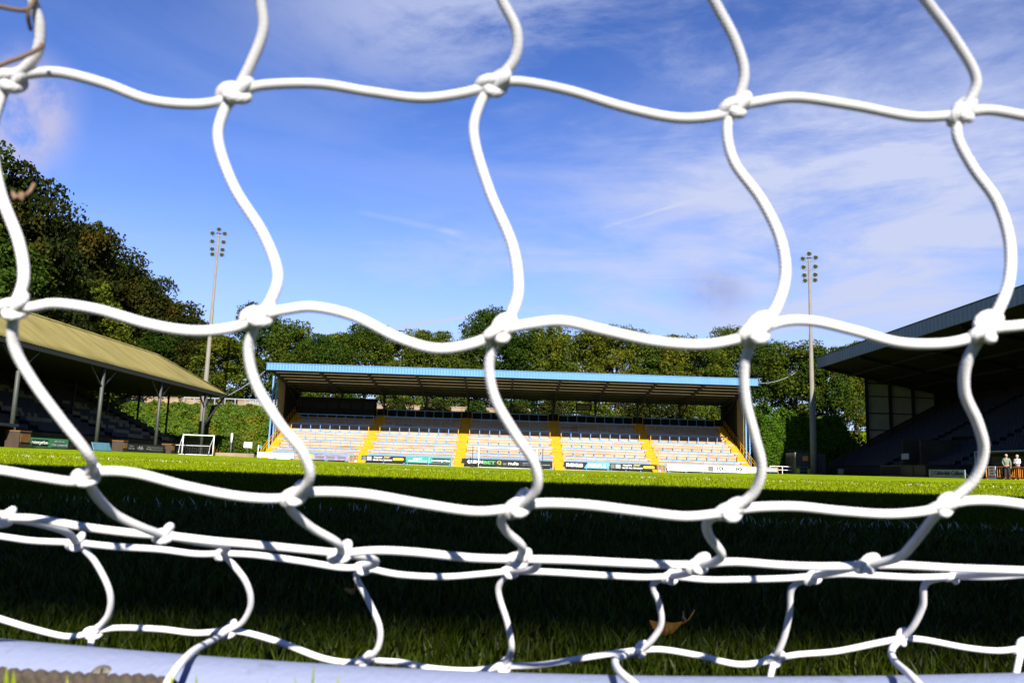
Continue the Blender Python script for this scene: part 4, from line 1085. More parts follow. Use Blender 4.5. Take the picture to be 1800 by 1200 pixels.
# ------------------------------------------------------------------ right grandstand
def right_stand():
    E = empty('grandstand', (41, 80, 0)); tag(E, 'large dark grandstand with blue-grey fascia along the right touchline', 'grandstand'); O = (41, 80, 0)
    XF, YE, Y0_ = 41.0, 108.0, 12.0
    ZF0, ZF1 = 14.35, 15.75
    XB, ZB = 60.0, 11.0
    s = MB(); n = int((YE - Y0_) / .36)
    for k in range(n):
        ya, yb = Y0_ + (YE - Y0_) * k / n, Y0_ + (YE - Y0_) * (k + 1) / n; da, db = (.04 if k % 2 else 0), (0 if k % 2 else .04)
        s.add([(XF - da, ya, ZF0), (XF - db, yb, ZF0), (XF - db, yb, ZF1), (XF - da, ya, ZF1)], [(3, 2, 1, 0)])
    s.box(XF + .01, XF + .15, Y0_, YE, ZF0 + .004, ZF1 - .004)
    s.build('fascia', M['cladding'], E, origin=O)
    s = MB(); s.box(XF - .09, XF + .2, Y0_ - .05, YE + .05, ZF1, ZF1 + .09); s.build('fascia_cap', M['dark'], E, origin=O)
    s = MB()
    s.add([(XF + .16, Y0_, ZF0 + .1), (XF + .16, YE, ZF0 + .1), (XB, YE, ZB), (XB, Y0_, ZB), (XF + .16, Y0_, ZF1 - .1), (XF + .16, YE, ZF1 - .1), (XB, YE, ZB + 1), (XB, Y0_, ZB + 1)],
          [(0, 1, 2, 3), (7, 6, 5, 4), (0, 4, 5, 1), (1, 5, 6, 2), (2, 6, 7, 3), (3, 7, 4, 0)])
    s.build('roof', M['soffit'], E, origin=O)
    for k in range(9):
        y = 20 + k * 10.8; s = MB(); s.bar((XF + .4, y, ZF0 - .1), (XB - .2, y, ZB - .2), .3, .5); s.build('rafter', M['black'], E, origin=O)
    for x in (45, 49, 53):
        z = ZF0 + (ZB - ZF0) * (x - XF) / (XB - XF) ; s = MB(); s.box(x - .12, x + .12, Y0_, YE - .2, z - .3, z - .02); s.build('purlin', M['black'], E, origin=O)
    # rake
    X0, X1, Z0_, Z1_ = 42.3, 58.5, 1.3, 10.0; n = 22; rx = (X1 - X0) / n; rz = (Z1_ - Z0_) / n; YS = 107.2
    s = MB()
    for i in range(n): s.box(X0 + i * rx, X0 + (i + 1) * rx, Y0_, YS, 0, Z0_ + i * rz)
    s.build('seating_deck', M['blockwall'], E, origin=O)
    s = MB(); s.box(X0 - .25, X0 - .02, Y0_, YS, 0.1, Z0_ + .3); s.build('front_wall', M['soffit'], E, origin=O)
    s = MB(); s.box(X1 + .1, X1 + .4, Y0_, YE, 0, ZB + .2); s.build('rear_wall', M['soffit'], E, origin=O)
    gang = [50, 64, 78, 92]
    for i in range(n):
        s = MB(); x = X0 + i * rx + .35; z = Z0_ + i * rz
        s.box(x - .05, x + .05, 44, YS - .1, z + .001, z + .05)
        for k in range(int((YS - 44) / .52)):
            y = 44 + k * .52
            if any(abs(y - g) < .7 for g in gang): continue
            if 84 < y < 88.5 and i < 8: continue
            s.box(x - .2, x + .2, y + .03, y + .46, z + .40, z + .45)
            s.box(x - .04, x + .04, y + .2, y + .28, z + .04, z + .41)
            s.add([(x + .2, y + .03, z + .45), (x + .2, y + .46, z + .45), (x + .27, y + .46, z + .82), (x + .27, y + .03, z + .82),
                   (x + .24, y + .03, z + .45), (x + .24, y + .46, z + .45), (x + .31, y + .46, z + .82), (x + .31, y + .03, z + .82)],
                  [(3, 2, 1, 0), (4, 5, 6, 7), (3, 7, 6, 2)])
        s.build('seat_row', M['seat'], E, origin=O)
    # vomitory walls
    s = MB(); s.box(42.4, 46.4, 84.2, 84.5, 1.4, 4.3); s.box(42.4, 46.4, 88.0, 88.3, 1.4, 4.3); s.box(46.1, 46.4, 84.51, 87.99, 2.5, 4.3); s.build('entrance_wall', M['blockwall'], E, origin=O)
    s = MB(); s.box(42.0, 42.04, 86.0, 87.6, 2.3, 2.9); s.build('notice', M['palegrey'], E, origin=O)
    # end wall: solid sloping base plus framed translucent sheeting
    def uz(x): return ZF0 + (ZB - ZF0) * (x - XF) / (XB - XF) - .05
    def dz(x): return 1.9 + (x - 41.9) * .545
    s = MB(); xa, xb = 41.9, 58.4
    s.add([(xa, YE - .5, 0), (xb, YE - .5, 0), (xb, YE - .5, dz(xb)), (xa, YE - .5, dz(xa)), (xa, YE - .2, 0), (xb, YE - .2, 0), (xb, YE - .2, dz(xb)), (xa, YE - .2, dz(xa))],
          [(0, 1, 2, 3), (7, 6, 5, 4), (3, 2, 6, 7), (0, 3, 7, 4), (1, 5, 6, 2)])
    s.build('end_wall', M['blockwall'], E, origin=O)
    xs_ = [47.2, 50.3, 53.3, 56.3]
    for a, b in zip(xs_[:-1], xs_[1:]):
        s = MB(); m_ = 4
        for k in range(m_):
            x0, x1 = a + (b - a) * k / m_ + .004, a + (b - a) * (k + 1) / m_ - .004
            s.add([(x0, YE - .3, dz(x0) + .02), (x1, YE - .3, dz(x1) + .02), (x1, YE - .3, uz(x1)), (x0, YE - .3, uz(x0)), (x0, YE - .26, dz(x0) + .02), (x1, YE - .26, dz(x1) + .02), (x1, YE - .26, uz(x1)), (x0, YE - .26, uz(x0))],
                  [(0, 1, 2, 3), (7, 6, 5, 4), (0, 3, 7, 4), (1, 5, 6, 2)])
        s.build('sheeting_panel', M['panel'], E, origin=O)
    s = MB(); s.box(56.35, 60.0, YE - .34, YE - .22, 0, ZB + .9); s.build('end_wall', M['soffit'], E, origin=O)
    for x in xs_:
        s = MB(); s.box(x - .17, x + .17, YE - .75, YE - .51, max(0, dz(x) - 2), uz(x)); s.build('end_column', M['black'], E, origin=O)
    for z in (6.4, 8.6, 10.8, 12.5):
        xr = min(56.3, 41.9 + (z - 1.9) / .545) ; xu = min(XB, XF + (z + .1 - ZF0) / ((ZB - ZF0) / (XB - XF)))
        xe_ = min(xr, xu)
        if xe_ > 47.4: s = MB(); s.box(47.2, xe_, YE - .50, YE - .36, z, z + .12); s.build('sheeting_rail', M['black'], E, origin=O)
    s = MB(); s.bar((47.2, YE - .44, dz(47.2) + .1), (56.3, YE - .44, dz(56.3) + .1), .16, .22); s.build('sheeting_rail', M['black'], E, origin=O)
right_stand()
XRr = 36.0
yr = lambda px, X=XRr: X * 1450 / (px - 885)
e = side_board(yr(1691), yr(1628), XRr, .02, .66, M['palegrey'], 'pale board reading Calderdale College before the dark right stand', 1)
hw = (yr(1628) - yr(1691)) / 2
sb_txt(e, 'Calderdale College', -hw + .95, hw - .2, .12, .56, M['charcoal'], bold=.015)
sb_sub(e, -hw + .3, -hw + .8, .10, .58, M['grey'], 'emblem')
# orange pedestrian barriers
def barrier(pa, pb, X, h, label, nb, m_=None, kinds='railings at the right touchline'):
    ya, yb = yr(pb, X), yr(pa, X); ym = (ya + yb) / 2
    e = empty('pedestrian_barrier', (X, ym, g1(X, ym)), R(-90)); w_ = yb - ya; m_ = m_ or M['orange']
    s = MB(); s.tube([(-w_ / 2, 0, 0), (-w_ / 2, 0, h), (w_ / 2, 0, h), (w_ / 2, 0, 0)], .04, 7); s.tube([(-w_ / 2, 0, .12), (w_ / 2, 0, .12)], .03, 6); s.build('frame', m_, e)
    s = MB()
    for k in range(1, nb): x = -w_ / 2 + w_ * k / nb; s.tube([(x, 0, .14), (x, 0, h - .04)], .022, 5)
    s.build('upright_bars', m_, e)
    for x in (-w_ / 2, w_ / 2):
        s = MB(); s.box(x - .03, x + .03, -.3, .3, -.02, .04); s.build('foot', m_, e)
    tag(e, label, 'barrier', kinds); return e
e = barrier(1728, 1764, 36.6, .88, 'orange railing with a white warning sign, behind the man in the green top', 9)
w_ = yr(1728, 36.6) - yr(1764, 36.6)
K_ = empty('warning_sign', (36.54, yr(1740, 36.6), g1(36.6, 60)), R(-90)); tag(K_, 'white sign reading KEEP OFF THE PITCH in red, hung on the orange railing', 'sign')
s = MB(); s.box(-.48, .48, -.035, -.015, -.0, .95); s.build('panel', M['white'], K_)
for k, t_ in enumerate(('KEEP', 'OFF', 'THE', 'PITCH')):
    bw = (.30, .24, .24, .38)[k]; b_ = K_.location + K_.rotation_euler.to_matrix() @ Vector((-bw, -.05, .74 - .21 * k)); lettering(t_, *b_, bw * 2, .14, M['red'], K_, rz=R(-90), bold=.02)
barrier(1765, 1784, 36.6, .86, 'orange railing between the two standing men', 6)
barrier(1784.6, 1798, 36.6, .86, 'orange railing behind the man in the white shirt', 4)
barrier(1543, 1579, 37.2, 1.0, 'railing coloured dark for shade, left of the timber hoardings by the right stand', 12, M['timber'])  # dark timber colour stands in for shade on an orange railing
# timber boxes near vomitory, frames coloured dark to stand for shade
for (pa, pb, lb) in ((1581, 1600, 'brown timber hoarding, left one of the two beside the Calderdale College board'), (1602, 1622, 'brown timber hoarding, right one of the two beside the Calderdale College board')):
    X = 37.4; ya, yb = yr(pb, X), yr(pa, X); e = empty('timber_hoarding', (X, (ya + yb) / 2, g1(X, ya))); h = (yb - ya) / 2
    s = MB(); s.box(-.05, .05, -h, h, .05, 1.0); s.build('panel', M['timber'], e)
    s = MB(); s.box(-.08, .08, -h, h, 1.002, 1.08); s.box(-.08, .08, -h - .06, -h - .002, 0, 1.08); s.build('frame', M['timber'], e); tag(e, lb, 'hoarding', 'timber hoardings by the right stand')
# dugout
def dugout():
    X = 37.6; ya, yb = 58.8, 66.2; z = g1(X, 60); e = empty('dugout', (X, (ya + yb) / 2, z)); h = (yb - ya) / 2
    tag(e, 'dark curved-roof dugout beside the two standing men', 'dugout')
    prof = [(0.1, 2.05), (.5, 2.12), (1.0, 2.05), (1.35, 1.8), (1.5, 1.4), (1.52, 0)]
    s = MB()
    for (a, b), (c, d) in zip(prof[:-1], prof[1:]): s.add([(a, -h, b), (a, h, b), (c, h, d), (c, -h, d), (a, -h, b - .05), (a, h, b - .05), (c - .05, h, d - .02), (c - .05, -h, d - .02)], [(0, 3, 2, 1), (4, 5, 6, 7), (0, 4, 7, 3), (1, 2, 6, 5), (0, 1, 5, 4)])
    s.build('shell', M['dark'], e)
    for y in (-h, -h / 3, h / 3, h):
        s = MB(); s.tube([(0.05, y, 2.07)] + [(a, y, b + .04) for a, b in prof], .045, 6); s.build('rib', M['steelgreen'], e)
    s = MB(); s.tube([(.05, -h, 2.1), (.05, h, 2.1)], .05, 6); s.build('front_rail', M['palegrey'], e)
    for y in (-h, h): s = MB(); s.bar((.06, y, 0), (.06, y, 2.05), .07); s.build('post', M['palegrey'] if y > 0 else M['dark'], e)
    for k in range(10):
        s = MB(); y = -h + .35 + k * .7; s.box(.9, 1.35, y, y + .5, .45, .52); s.box(1.3, 1.38, y, y + .5, .52, 1.1); s.build('seat', M['seat'], e)
    s = MB(); s.box(-.02, .0, -h + .1, -h + .7, 1.35, 1.7); s.build('notice', M['printwhite'], e)
dugout()
# palisade compound
def palisade():
    X0, X1, Y = 37.6, 41.4, 107.0; z = g1(38, Y); e = empty('palisade_fence', (39.5, Y, z)); tag(e, 'dark steel palisade compound at the foot of the right floodlight mast', 'fence')
    for nm, (xa, xb, yy, hh) in {'front_panel': (-1.9, 1.9, 0, 2.7), 'rear_panel': (-1.6, 2.3, 3.5, 3.2)}.items():
        s = MB(); k = xa
        while k < xb: s.box(k, k + .09, yy, yy + .03, 0, hh); s.add([(k, yy, hh), (k + .09, yy, hh), (k + .045, yy + .015, hh + .12)], [(0, 1, 2)]); k += .17
        s.box(xa, xb, yy + .035, yy + .08, .4, .46); s.box(xa, xb, yy + .035, yy + .08, hh - .4, hh - .34); s.build(nm, M['steelgreen'], e)
    for xx in (-1.95, 1.95):
        s = MB(); k = 0
        while k < 3.4: s.box(xx - .015, xx + .015, k, k + .09, 0, 2.7); k += .17
        s.build('side_panel', M['steelgreen'], e)
    s = MB(); s.bar((-1.95, -.02, 0), (-1.95, -.02, 2.8), .12); s.build('post', M['cream'], e)
    s = MB(); s.box(-1.0, -.3, -.05, -.02, 1.75, 2.35); s.build('warning_notice', M['orange'], e)
    s = MB(); s.box(.35, .7, -.05, -.02, 1.2, 1.75); s.build('notice', M['palegrey'], e)
    s = MB(); s.box(-1.85, -1.4, -.06, -.03, .1, .75); s.build('notice', M['lemon'], e)
    s = MB(); s.box(-.4, -.05, -.06, -.03, .1, .75); s.build('notice', M['lemon'], e)
palisade()
o = MB().box(-.3, .3, -.03, .03, .1, .75).box(-.04, .04, .035, .09, -.1, .75).build('small_sign', M['cream']); p = at(1478, 833, 95); o.location = (p.x, 95, g1(p.x, 95)); tag(o, 'small pale yellow sign low in front of the dark right stand', 'sign')
# white perimeter rail by the hedge
e = empty('perimeter_rail', (37.2, 108.6, g1(36, 108))); tag(e, 'thin white perimeter rail before the shaded hedge', 'railing')
s = MB(); s.tube([(-2.6, -.6, .95), (2.6, .3, .95)], .035, 6); s.tube([(-2.6, -.6, .5), (2.6, .3, .5)], .03, 6); s.build('rail', M['white'], e)
for k in range(4): s = MB(); x = -2.6 + k * 1.7; s.bar((x, -.6 + .9 * k / 3, -.1), (x, -.6 + .9 * k / 3, .95), .06); s.build('post', M['white'], e)
e = empty('pedestrian_barrier', (34.6, 107.6, g1(34, 107))); tag(e, 'low orange-framed panel just right of the HX board', 'barrier')
s = MB(); s.tube([(-.7, 0, 0), (-.7, 0, .8), (.9, 0, .8), (.9, 0, 0)], .045, 6); s.build('frame', M['orange'], e)
s = MB(); s.box(-.64, .84, -.02, .02, .25, .74); s.build('panel', M['palegrey'], e)

# ------------------------------------------------------------------ floodlights
def floodlight(X, Y, H, label, rz):
    z = g1(X, Y); e = empty('floodlight_mast', (X, Y, z), rz); tag(e, label, 'floodlight', 'floodlight masts')
    s = MB(); s.tube([(0, 0, -.3), (0, 0, H * .30), (0, 0, H * .301), (0, 0, H * .62), (0, 0, H * .621), (0, 0, H - .9)], [.42, .36, .30, .24, .20, .15], 14); s.build('mast', M['mast'], e, True)
    tiers = [(H - 1.25, [(-.80, .16), (.80, .26)]), (H - 2.45, [(-.74, .2), (.74, .24)]), (H - 3.55, [(-.66, .2), (.70, .24), (-.58, -.52), (.66, -.48)])]
    def lamp(x, z0):
        p_ = empty('lamp', (x, -.25, z0)); p_.parent = e
        hd = MB(); hd.lathe((0, 0, 0), [(.001, -.12), (.27, -.12), (.29, -.08), (.26, .05), (.16, .20), (.001, .24)], 14, 'Y'); o_ = hd.build('housing', M['lampback'], p_, True)
        gl = MB(); gl.lathe((0, 0, 0), [(.001, -.135), (.235, -.13)], 14, 'Y'); gl.build('glass', M['lampface'], p_)
        br = MB(); br.tube([(-.34, .05, 0), (-.34, .2, -.34), (.34, .2, -.34), (.34, .05, 0)], .02, 5); br.build('bracket', M['mast'], p_)
        p_.rotation_euler = (R(18), 0, 0)
    s = MB(); s.box(-.32, .32, -.2, .2, H - .95, H - .87); s.build('cap', M['dark'], e)
    lamp(0, H - .35)
    for zt, ls in tiers:
        s = MB(); s.bar((-.8, -.1, zt - .12), (.8, -.1, zt - .12), .09, .08); s.build('crossarm', M['mast'], e)
        for (x, dz_) in ls: lamp(x, zt + dz_ + .1)
p = at(354, 760, 112); floodlight(p.x, 112, 32.0 - g1(p.x, 112), 'tall floodlight mast on the left beside the hillside trees', R(14))
p = at(1430, 800, 106); floodlight(p.x, 106, 29.7 - g1(p.x, 106), 'tall floodlight mast on the right beside the dark stand roof', R(-14))

# cables
def cable(a, b, sag, label):
    a, b = Vector(a), Vector(b); s = MB(); s.tube([a.lerp(b, t) - Vector((0, 0, sag * 4 * t * (1 - t))) for t in np.linspace(0, 1, 13)], .035, 5)
    m_ = (a + b) / 2; o = s.build('cable', M['palegrey'], origin=tuple(m_)); tag(o, label, 'cable')
cable(at(396, 697, 107), at(466, 652, 109.2), .25, 'pale cable from the tan roof corner to the blue terrace roof')
cable(at(1331, 673, 109.2), at(1398, 655, 112), .45, 'pale cable leaving the right end of the blue terrace roof')

# ------------------------------------------------------------------ people
def skinmesh(name, joints, links, mt, parent, root=0, sub=2):
    me = bpy.data.meshes.new(name); me.from_pydata([j[:3] for j in joints], links, []); me.materials.append(mt)
    o = bpy.data.objects.new(name, me); COL.objects.link(o); o.parent = parent
    md = o.modifiers.new('skin', 'SKIN'); md.use_smooth_shade = True
    sk = me.skin_vertices[0].data
    for i, j in enumerate(joints):
        r = j[3] if isinstance(j[3], tuple) else (j[3], j[3]); sk[i].radius = r; sk[i].use_root = (i == root)
    ss = o.modifiers.new('sub', 'SUBSURF'); ss.levels = sub; ss.render_levels = sub
    return o
def person(loc, rz, label, top, arms, hgt=1.76):
    e = empty('person', loc, rz); e.scale = (hgt / 1.76,) * 3; tag(e, label, 'person')
    # facing -Y locally
    B = [(0, 0, .94, (.155, .11)), (0, .01, 1.12, (.15, .105)), (0, 0, 1.32, (.18, .12)), (0, .01, 1.46, (.10, .075)), (0, .0, 1.53, (.055, .058)), (0, -.015, 1.62, (.072, .088)), (0, -.01, 1.70, (.066, .08)),
         (-.10, 0, .86, .095), (-.11, -.01, .50, .062), (-.12, .01, .09, .042), (-.13, -.12, .035, (.042, .03)),
         (.10, 0, .86, .095), (.12, -.03, .50, .062), (.14, .0, .09, .042), (.15, -.13, .035, (.042, .03)),
         (-.185, 0, 1.42, .056), (.185, 0, 1.42, .056)]
    Lk = [(0, 1), (1, 2), (2, 3), (3, 4), (4, 5), (5, 6), (0, 7), (7, 8), (8, 9), (9, 10), (0, 11), (11, 12), (12, 13), (13, 14), (2, 15), (2, 16)]
    for sidx, (el, wr, hd) in zip((15, 16), arms):
        k = len(B); B += [(*el, .040), (*wr, .026), (*hd, (.036, .018))]; Lk += [(sidx, k), (k, k + 1), (k + 1, k + 2)]
        h = Vector(hd); d = (h - Vector(wr)).normalized(); sd = d.orthogonal().normalized()
        for q in range(4):
            o_ = sd * (q - 1.5) * .018; t1 = h + o_ + d * .05; t2 = t1 + d * (.02, .028, .03, .022)[q] + Vector((0, 0, -.012))
            m_ = len(B); B += [(*t1, .009), (*t2, .007)]; Lk += [(k + 2, m_), (m_, m_ + 1)]
        t1 = h + sd * .045 - d * .005; m_ = len(B); B += [(*t1, .010), (*(t1 + d * .03), .008)]; Lk += [(k + 2, m_), (m_, m_ + 1)]
    skinmesh('body', B, Lk, M['skin'], e, 0, 1)
    # shirt
    Sh = [(0, 0, .93, (.165, .125)), (0, .01, 1.10, (.17, .125)), (0, 0, 1.32, (.20, .135)), (0, .01, 1.45, (.12, .09)), (-.19, 0, 1.42, .072), (.19, 0, 1.42, .072)]
    SL_ = [(0, 1), (1, 2), (2, 3), (2, 4), (2, 5)]
    for sidx, (el, wr, hd) in zip((4, 5), arms):
        k = len(Sh); Sh += [(*el, .056), (*(Vector(el).lerp(Vector(wr), .92)), .042)]; SL_ += [(sidx, k), (k, k + 1)]
    skinmesh('shirt', Sh, SL_, top, e, 0, 1)
    Tr = [(0, 0, .95, (.165, .125)), (-.10, 0, .85, .112), (-.11, -.01, .50, .080), (-.12, .01, .09, .060), (.10, 0, .85, .112), (.12, -.03, .50, .080), (.14, 0, .09, .060)]
    skinmesh('trousers', Tr, [(0, 1), (1, 2), (2, 3), (0, 4), (4, 5), (5, 6)], M['trousers'], e, 0, 1)
    for x in (-.125, .145):
        s = MB(); s.lathe((x, -.05, 0), [(.001, 0), (.055, 0), (.06, .03), (.05, .075), (.02, .09), (.001, .092)], 10); v_ = [(a, -.05 + (b + .05) * 2.3, c) for a, b, c in s.v]; s.v = v_; s.build('shoe', M['shoe'], e, True)
    s = MB(); prof = [(.001, .115), (.05, .105), (.085, .06), (.095, .0), (.088, -.045), (.07, -.09)]
    s.lathe((0, .018, 1.665), prof, 14); s.v = [(a, b * 1.12, c + (.055 if b < -.045 else 0) * (1 if c < 1.70 else 0)) for a, b, c in s.v]; s.build('hair', M['hair'], e, True)
    s = MB(); s.tube([(0, -.095, 1.655), (0, -.118, 1.625), (0, -.098, 1.617)], [.008, .014, .010], 6); s.build('nose', M['skin'], e, True)
    for x in (-.03, .03): s = MB(); s.lathe((x, -.093, 1.662), [(.001, -.006), (.011, -.004), (.011, .004), (.001, .006)], 8, 'Y'); s.build('eye', M['black'], e, True)
    s = MB(); s.tube([(-.022, -.098, 1.588), (0, -.104, 1.586), (.022, -.098, 1.588)], .005, 5); s.build('mouth', M['red'], e, True)
    for x in (-.078, .078): s = MB(); s.tube([(x, .0, 1.61), (x * 1.12, .008, 1.64), (x, .0, 1.67)], .012, 6); s.build('ear', M['skin'], e, True)
    return e
Yp = 59.0
p = at(1771, 843, Yp); person((p.x, Yp, g1(p.x, Yp)), R(-25), 'man in a sage green top and black trousers, left of the two men', M['sage'],
    [((-.25, .02, 1.18), (-.20, -.14, 1.00), (-.16, -.20, .96)), ((.26, .02, 1.16), (.25, -.04, .93), (.25, -.06, .84))])
p = at(1790, 844, Yp + .4); person((p.x, Yp + .4, g1(p.x, Yp)), R(-70), 'man in a white shirt with folded arms, right of the two men', M['cottonwhite'],
    [((-.24, -.02, 1.18), (-.04, -.22, 1.17), (.06, -.21, 1.19)), ((.24, -.02, 1.17), (.03, -.25, 1.14), (-.07, -.24, 1.16))])

# ------------------------------------------------------------------ stand behind the camera (throws the long shadow over the near pitch)
def near_stand():
    E = empty('covered_terrace', (0, -9, 0)); tag(E, 'shallow covered terrace behind the near goal, outside the picture, shading the near pitch', 'stadium terrace'); O = (0, -9, 0)
    s = MB(); s.box(-46, 52, -8.95, -8.75, 11.4, 12.3); s.build('fascia', M['fascia'], E, origin=O)
    s = MB(); zf = lambda y: 12.1 + .12 * (y + 8.75)
    BY_ = -15.21
    s.add([(-46, -8.96, zf(-8.96)), (52, -8.96, zf(-8.96)), (52, BY_, zf(BY_)), (-46, BY_, zf(BY_)), (-46, -8.96, zf(-8.96) - .1), (52, -8.96, zf(-8.96) - .1), (52, BY_, zf(BY_) - .1), (-46, BY_, zf(BY_) - .1)],
          [(0, 1, 2, 3), (7, 6, 5, 4), (0, 4, 5, 1), (1, 5, 6, 2), (2, 6, 7, 3), (3, 7, 4, 0)])
    s.build('roof_sheet', M['cream'], E, origin=O)
    for k in range(15):
        x = -45 + 6.5 * k; s = MB(); s.box(x - .13, x + .13, -14.6, -14.3, 0, zf(-14.5) - .12); s.bar((x, -14.4, zf(-14.4) - .3), (x, -9.1, zf(-9.1) - .3), .16, .3); s.build('column', M['dark'], E, origin=O)
    s = MB()
    for i in range(8): s.box(-44, 50, -8 - (i + 1) * .8, -8 - i * .8, -.2, .5 + i * .33)
    s.build('terrace_steps', M['concrete'], E, origin=O)
near_stand()

# ------------------------------------------------------------------ the near goal: ground bar, frame, net
CORD = 0.00186
NG = empty('football_goal', (GX, 2.5, 0)); tag(NG, 'white tubular goal frame whose rear ground bar crosses the bottom of the picture', 'goal')
def rel(pts, e): return [tuple(Vector(p) - e.location) for p in pts]
bar_pts = []
RB = .0305
for px in np.linspace(-1500, 3300, 49):
    t = (px - 930) / 900
    Yb = .416 + .035 * min(t * t, 1.5)
    q = at(px, 1175, Yb); bar_pts.append((q.x, Yb, RB + .001))
s = MB(); s.tube(rel(bar_pts, NG), RB, 28); s.build('ground_bar', M['barpaint'] if 'barpaint' in M else M['white'], NG, True)
for sx in (-1, 1):
    s = MB(); s.tube([(sx * 3.66, 0, -.02), (sx * 3.66, 0, 2.44)], .06, 20); s.build('post', M['white'], NG, True)
s = MB(); s.tube([(-3.72, 0, 2.5), (3.72, 0, 2.5)], .06, 20); s.build('crossbar', M['white'], NG, True)
bl, br_ = Vector(bar_pts[0]) - NG.location, Vector(bar_pts[-1]) - NG.location
for sx, q in ((-1, bl), (1, br_)):
    s = MB(); s.tube([tuple(q), (sx * 3.3, q.y + .05, RB), (sx * 3.66, -1.4, RB), (sx * 3.66, 0, RB)], RB, 16); s.build('side_bar', M['white'], NG, True)
def bar_hit(px, py, off=0.0):
    """where the sight line through (px, py) meets the bar's surface grown by off"""
    for Y in np.arange(.30, .52, .0005):
        q_ = at(px, py, float(Y))
        b_ = min(bar_pts, key=lambda b: abs(b[0] - q_.x))
        if math.hypot(q_.y - b_[1], q_.z - b_[2]) <= RB + off: return q_
    return at(px, py, .38)
# round slotted screw in the bar
q = bar_hit(178, 1188, -.0005); dcam = (Vector((0, 0, CAM_H)) - q).normalized()
scr = MB(); scr.lathe((0, 0, 0), [(.0001, .0016), (.0035, .0017), (.0052, .0012), (.0058, .0), (.0058, -.004)], 24)
o = scr.build('screw', M['screw'], NG, True); o.matrix_local = Matrix.Translation(q - NG.location) @ Vector((dcam.x * .3, -.75, .65)).normalized().to_track_quat('Z', 'Y').to_matrix().to_4x4()
cr = MB(); cr.box(-.0032, .0032, -.0005, .0005, .0018, .0021); cr.box(-.0005, .0005, -.0032, -.0006, .0018, .0021); cr.box(-.0005, .0005, .0006, .0032, .0018, .0021); cr.build('slot', M['black'], o)

def cord_mat():
    m = bpy.data.materials.new('braided white cord'); m.use_nodes = True; t = m.node_tree; n, l = t.nodes.new, t.links.new
    b = t.nodes['Principled BSDF']; b.inputs['Roughness'].default_value = .75; b.inputs['Specular IOR Level'].default_value = .25
    uv = n('ShaderNodeUVMap'); mp = n('ShaderNodeMapping'); l(uv.outputs[0], mp.inputs[0])
    mp.inputs['Scale'].default_value = (1, 1, 1)
    wv = n('ShaderNodeTexWave'); wv.wave_type = 'BANDS'; wv.bands_direction = 'DIAGONAL'; wv.inputs['Scale'].default_value = 1.7; wv.inputs['Distortion'].default_value = .4; wv.inputs['Detail'].default_value = 1
    l(mp.outputs[0], wv.inputs[0])
    cr_ = n('ShaderNodeMix'); cr_.data_type = 'RGBA'; cr_.inputs['A'].default_value = (.50, .50, .52, 1); cr_.inputs['B'].default_value = (.62, .62, .64, 1)
    l(wv.outputs['Fac'], cr_.inputs['Factor']); l(cr_.outputs['Result'], b.inputs['Base Color'])
    bp = n('ShaderNodeBump'); bp.inputs['Strength'].default_value = .35; bp.inputs['Distance'].default_value = .00025; l(wv.outputs['Fac'], bp.inputs['Height']); l(bp.outputs[0], b.inputs['Normal'])
    return m
M['cord'] = cord_mat()
NET = empty('goal_net', (0, .3, 0)); tag(NET, 'white braided cord goal net filling the foreground', 'goal net')
def spline(P, per=10):
    P = [Vector(p) for p in P]; out = []
    for i in range(len(P) - 1):
        p0, p1, p2, p3 = P[max(i - 1, 0)], P[i], P[i + 1], P[min(i + 2, len(P) - 1)]
        for k in range(per):
            t = k / per; t2, t3 = t * t, t ** 3
            out.append(.5 * ((2 * p1) + (p2 - p0) * t + (2 * p0 - 5 * p1 + 4 * p2 - p3) * t2 + (3 * p1 - p0 - 3 * p2 + p3) * t3))
    out.append(P[-1]); return out
def cord(points, r=CORD):
    """points: (px, py, Y); one braided cord between its end knots"""
    P = spline([at(*p_) for p_ in points], 26)
    ac = 0; r_ = []
    ph = random.uniform(0, 6)
    for i_, q_ in enumerate(P):
        if i_: ac += (q_ - P[i_ - 1]).length
        r_.append(r * (1 + .012 * math.sin(ac / .0021 * 6.283 + ph) + .03 * math.sin(ac / .021 + ph)))
    P = rel(P, NET); mb = MB(); ns = 12; mb.tube(P, r_, ns)
    o = mb.build('cord', M['cord'], NET, True)
    me = o.data; uvl = me.uv_layers.new(name='UVMap'); acc = [0]
    for a, b in zip(P[:-1], P[1:]): acc.append(acc[-1] + (Vector(b) - Vector(a)).length)
    for poly in me.polygons:
        if poly.loop_total != 4: continue
        f_i = poly.index; i, k = divmod(f_i, ns)
        us_ = [(k, i), (k + 1, i), (k + 1, i + 1), (k, i + 1)]
        for li, (kk, ii) in zip(poly.loop_indices, us_): uvl.data[li].uv = (kk / ns * 2.2, acc[ii] / .0022 * .5)
    return o
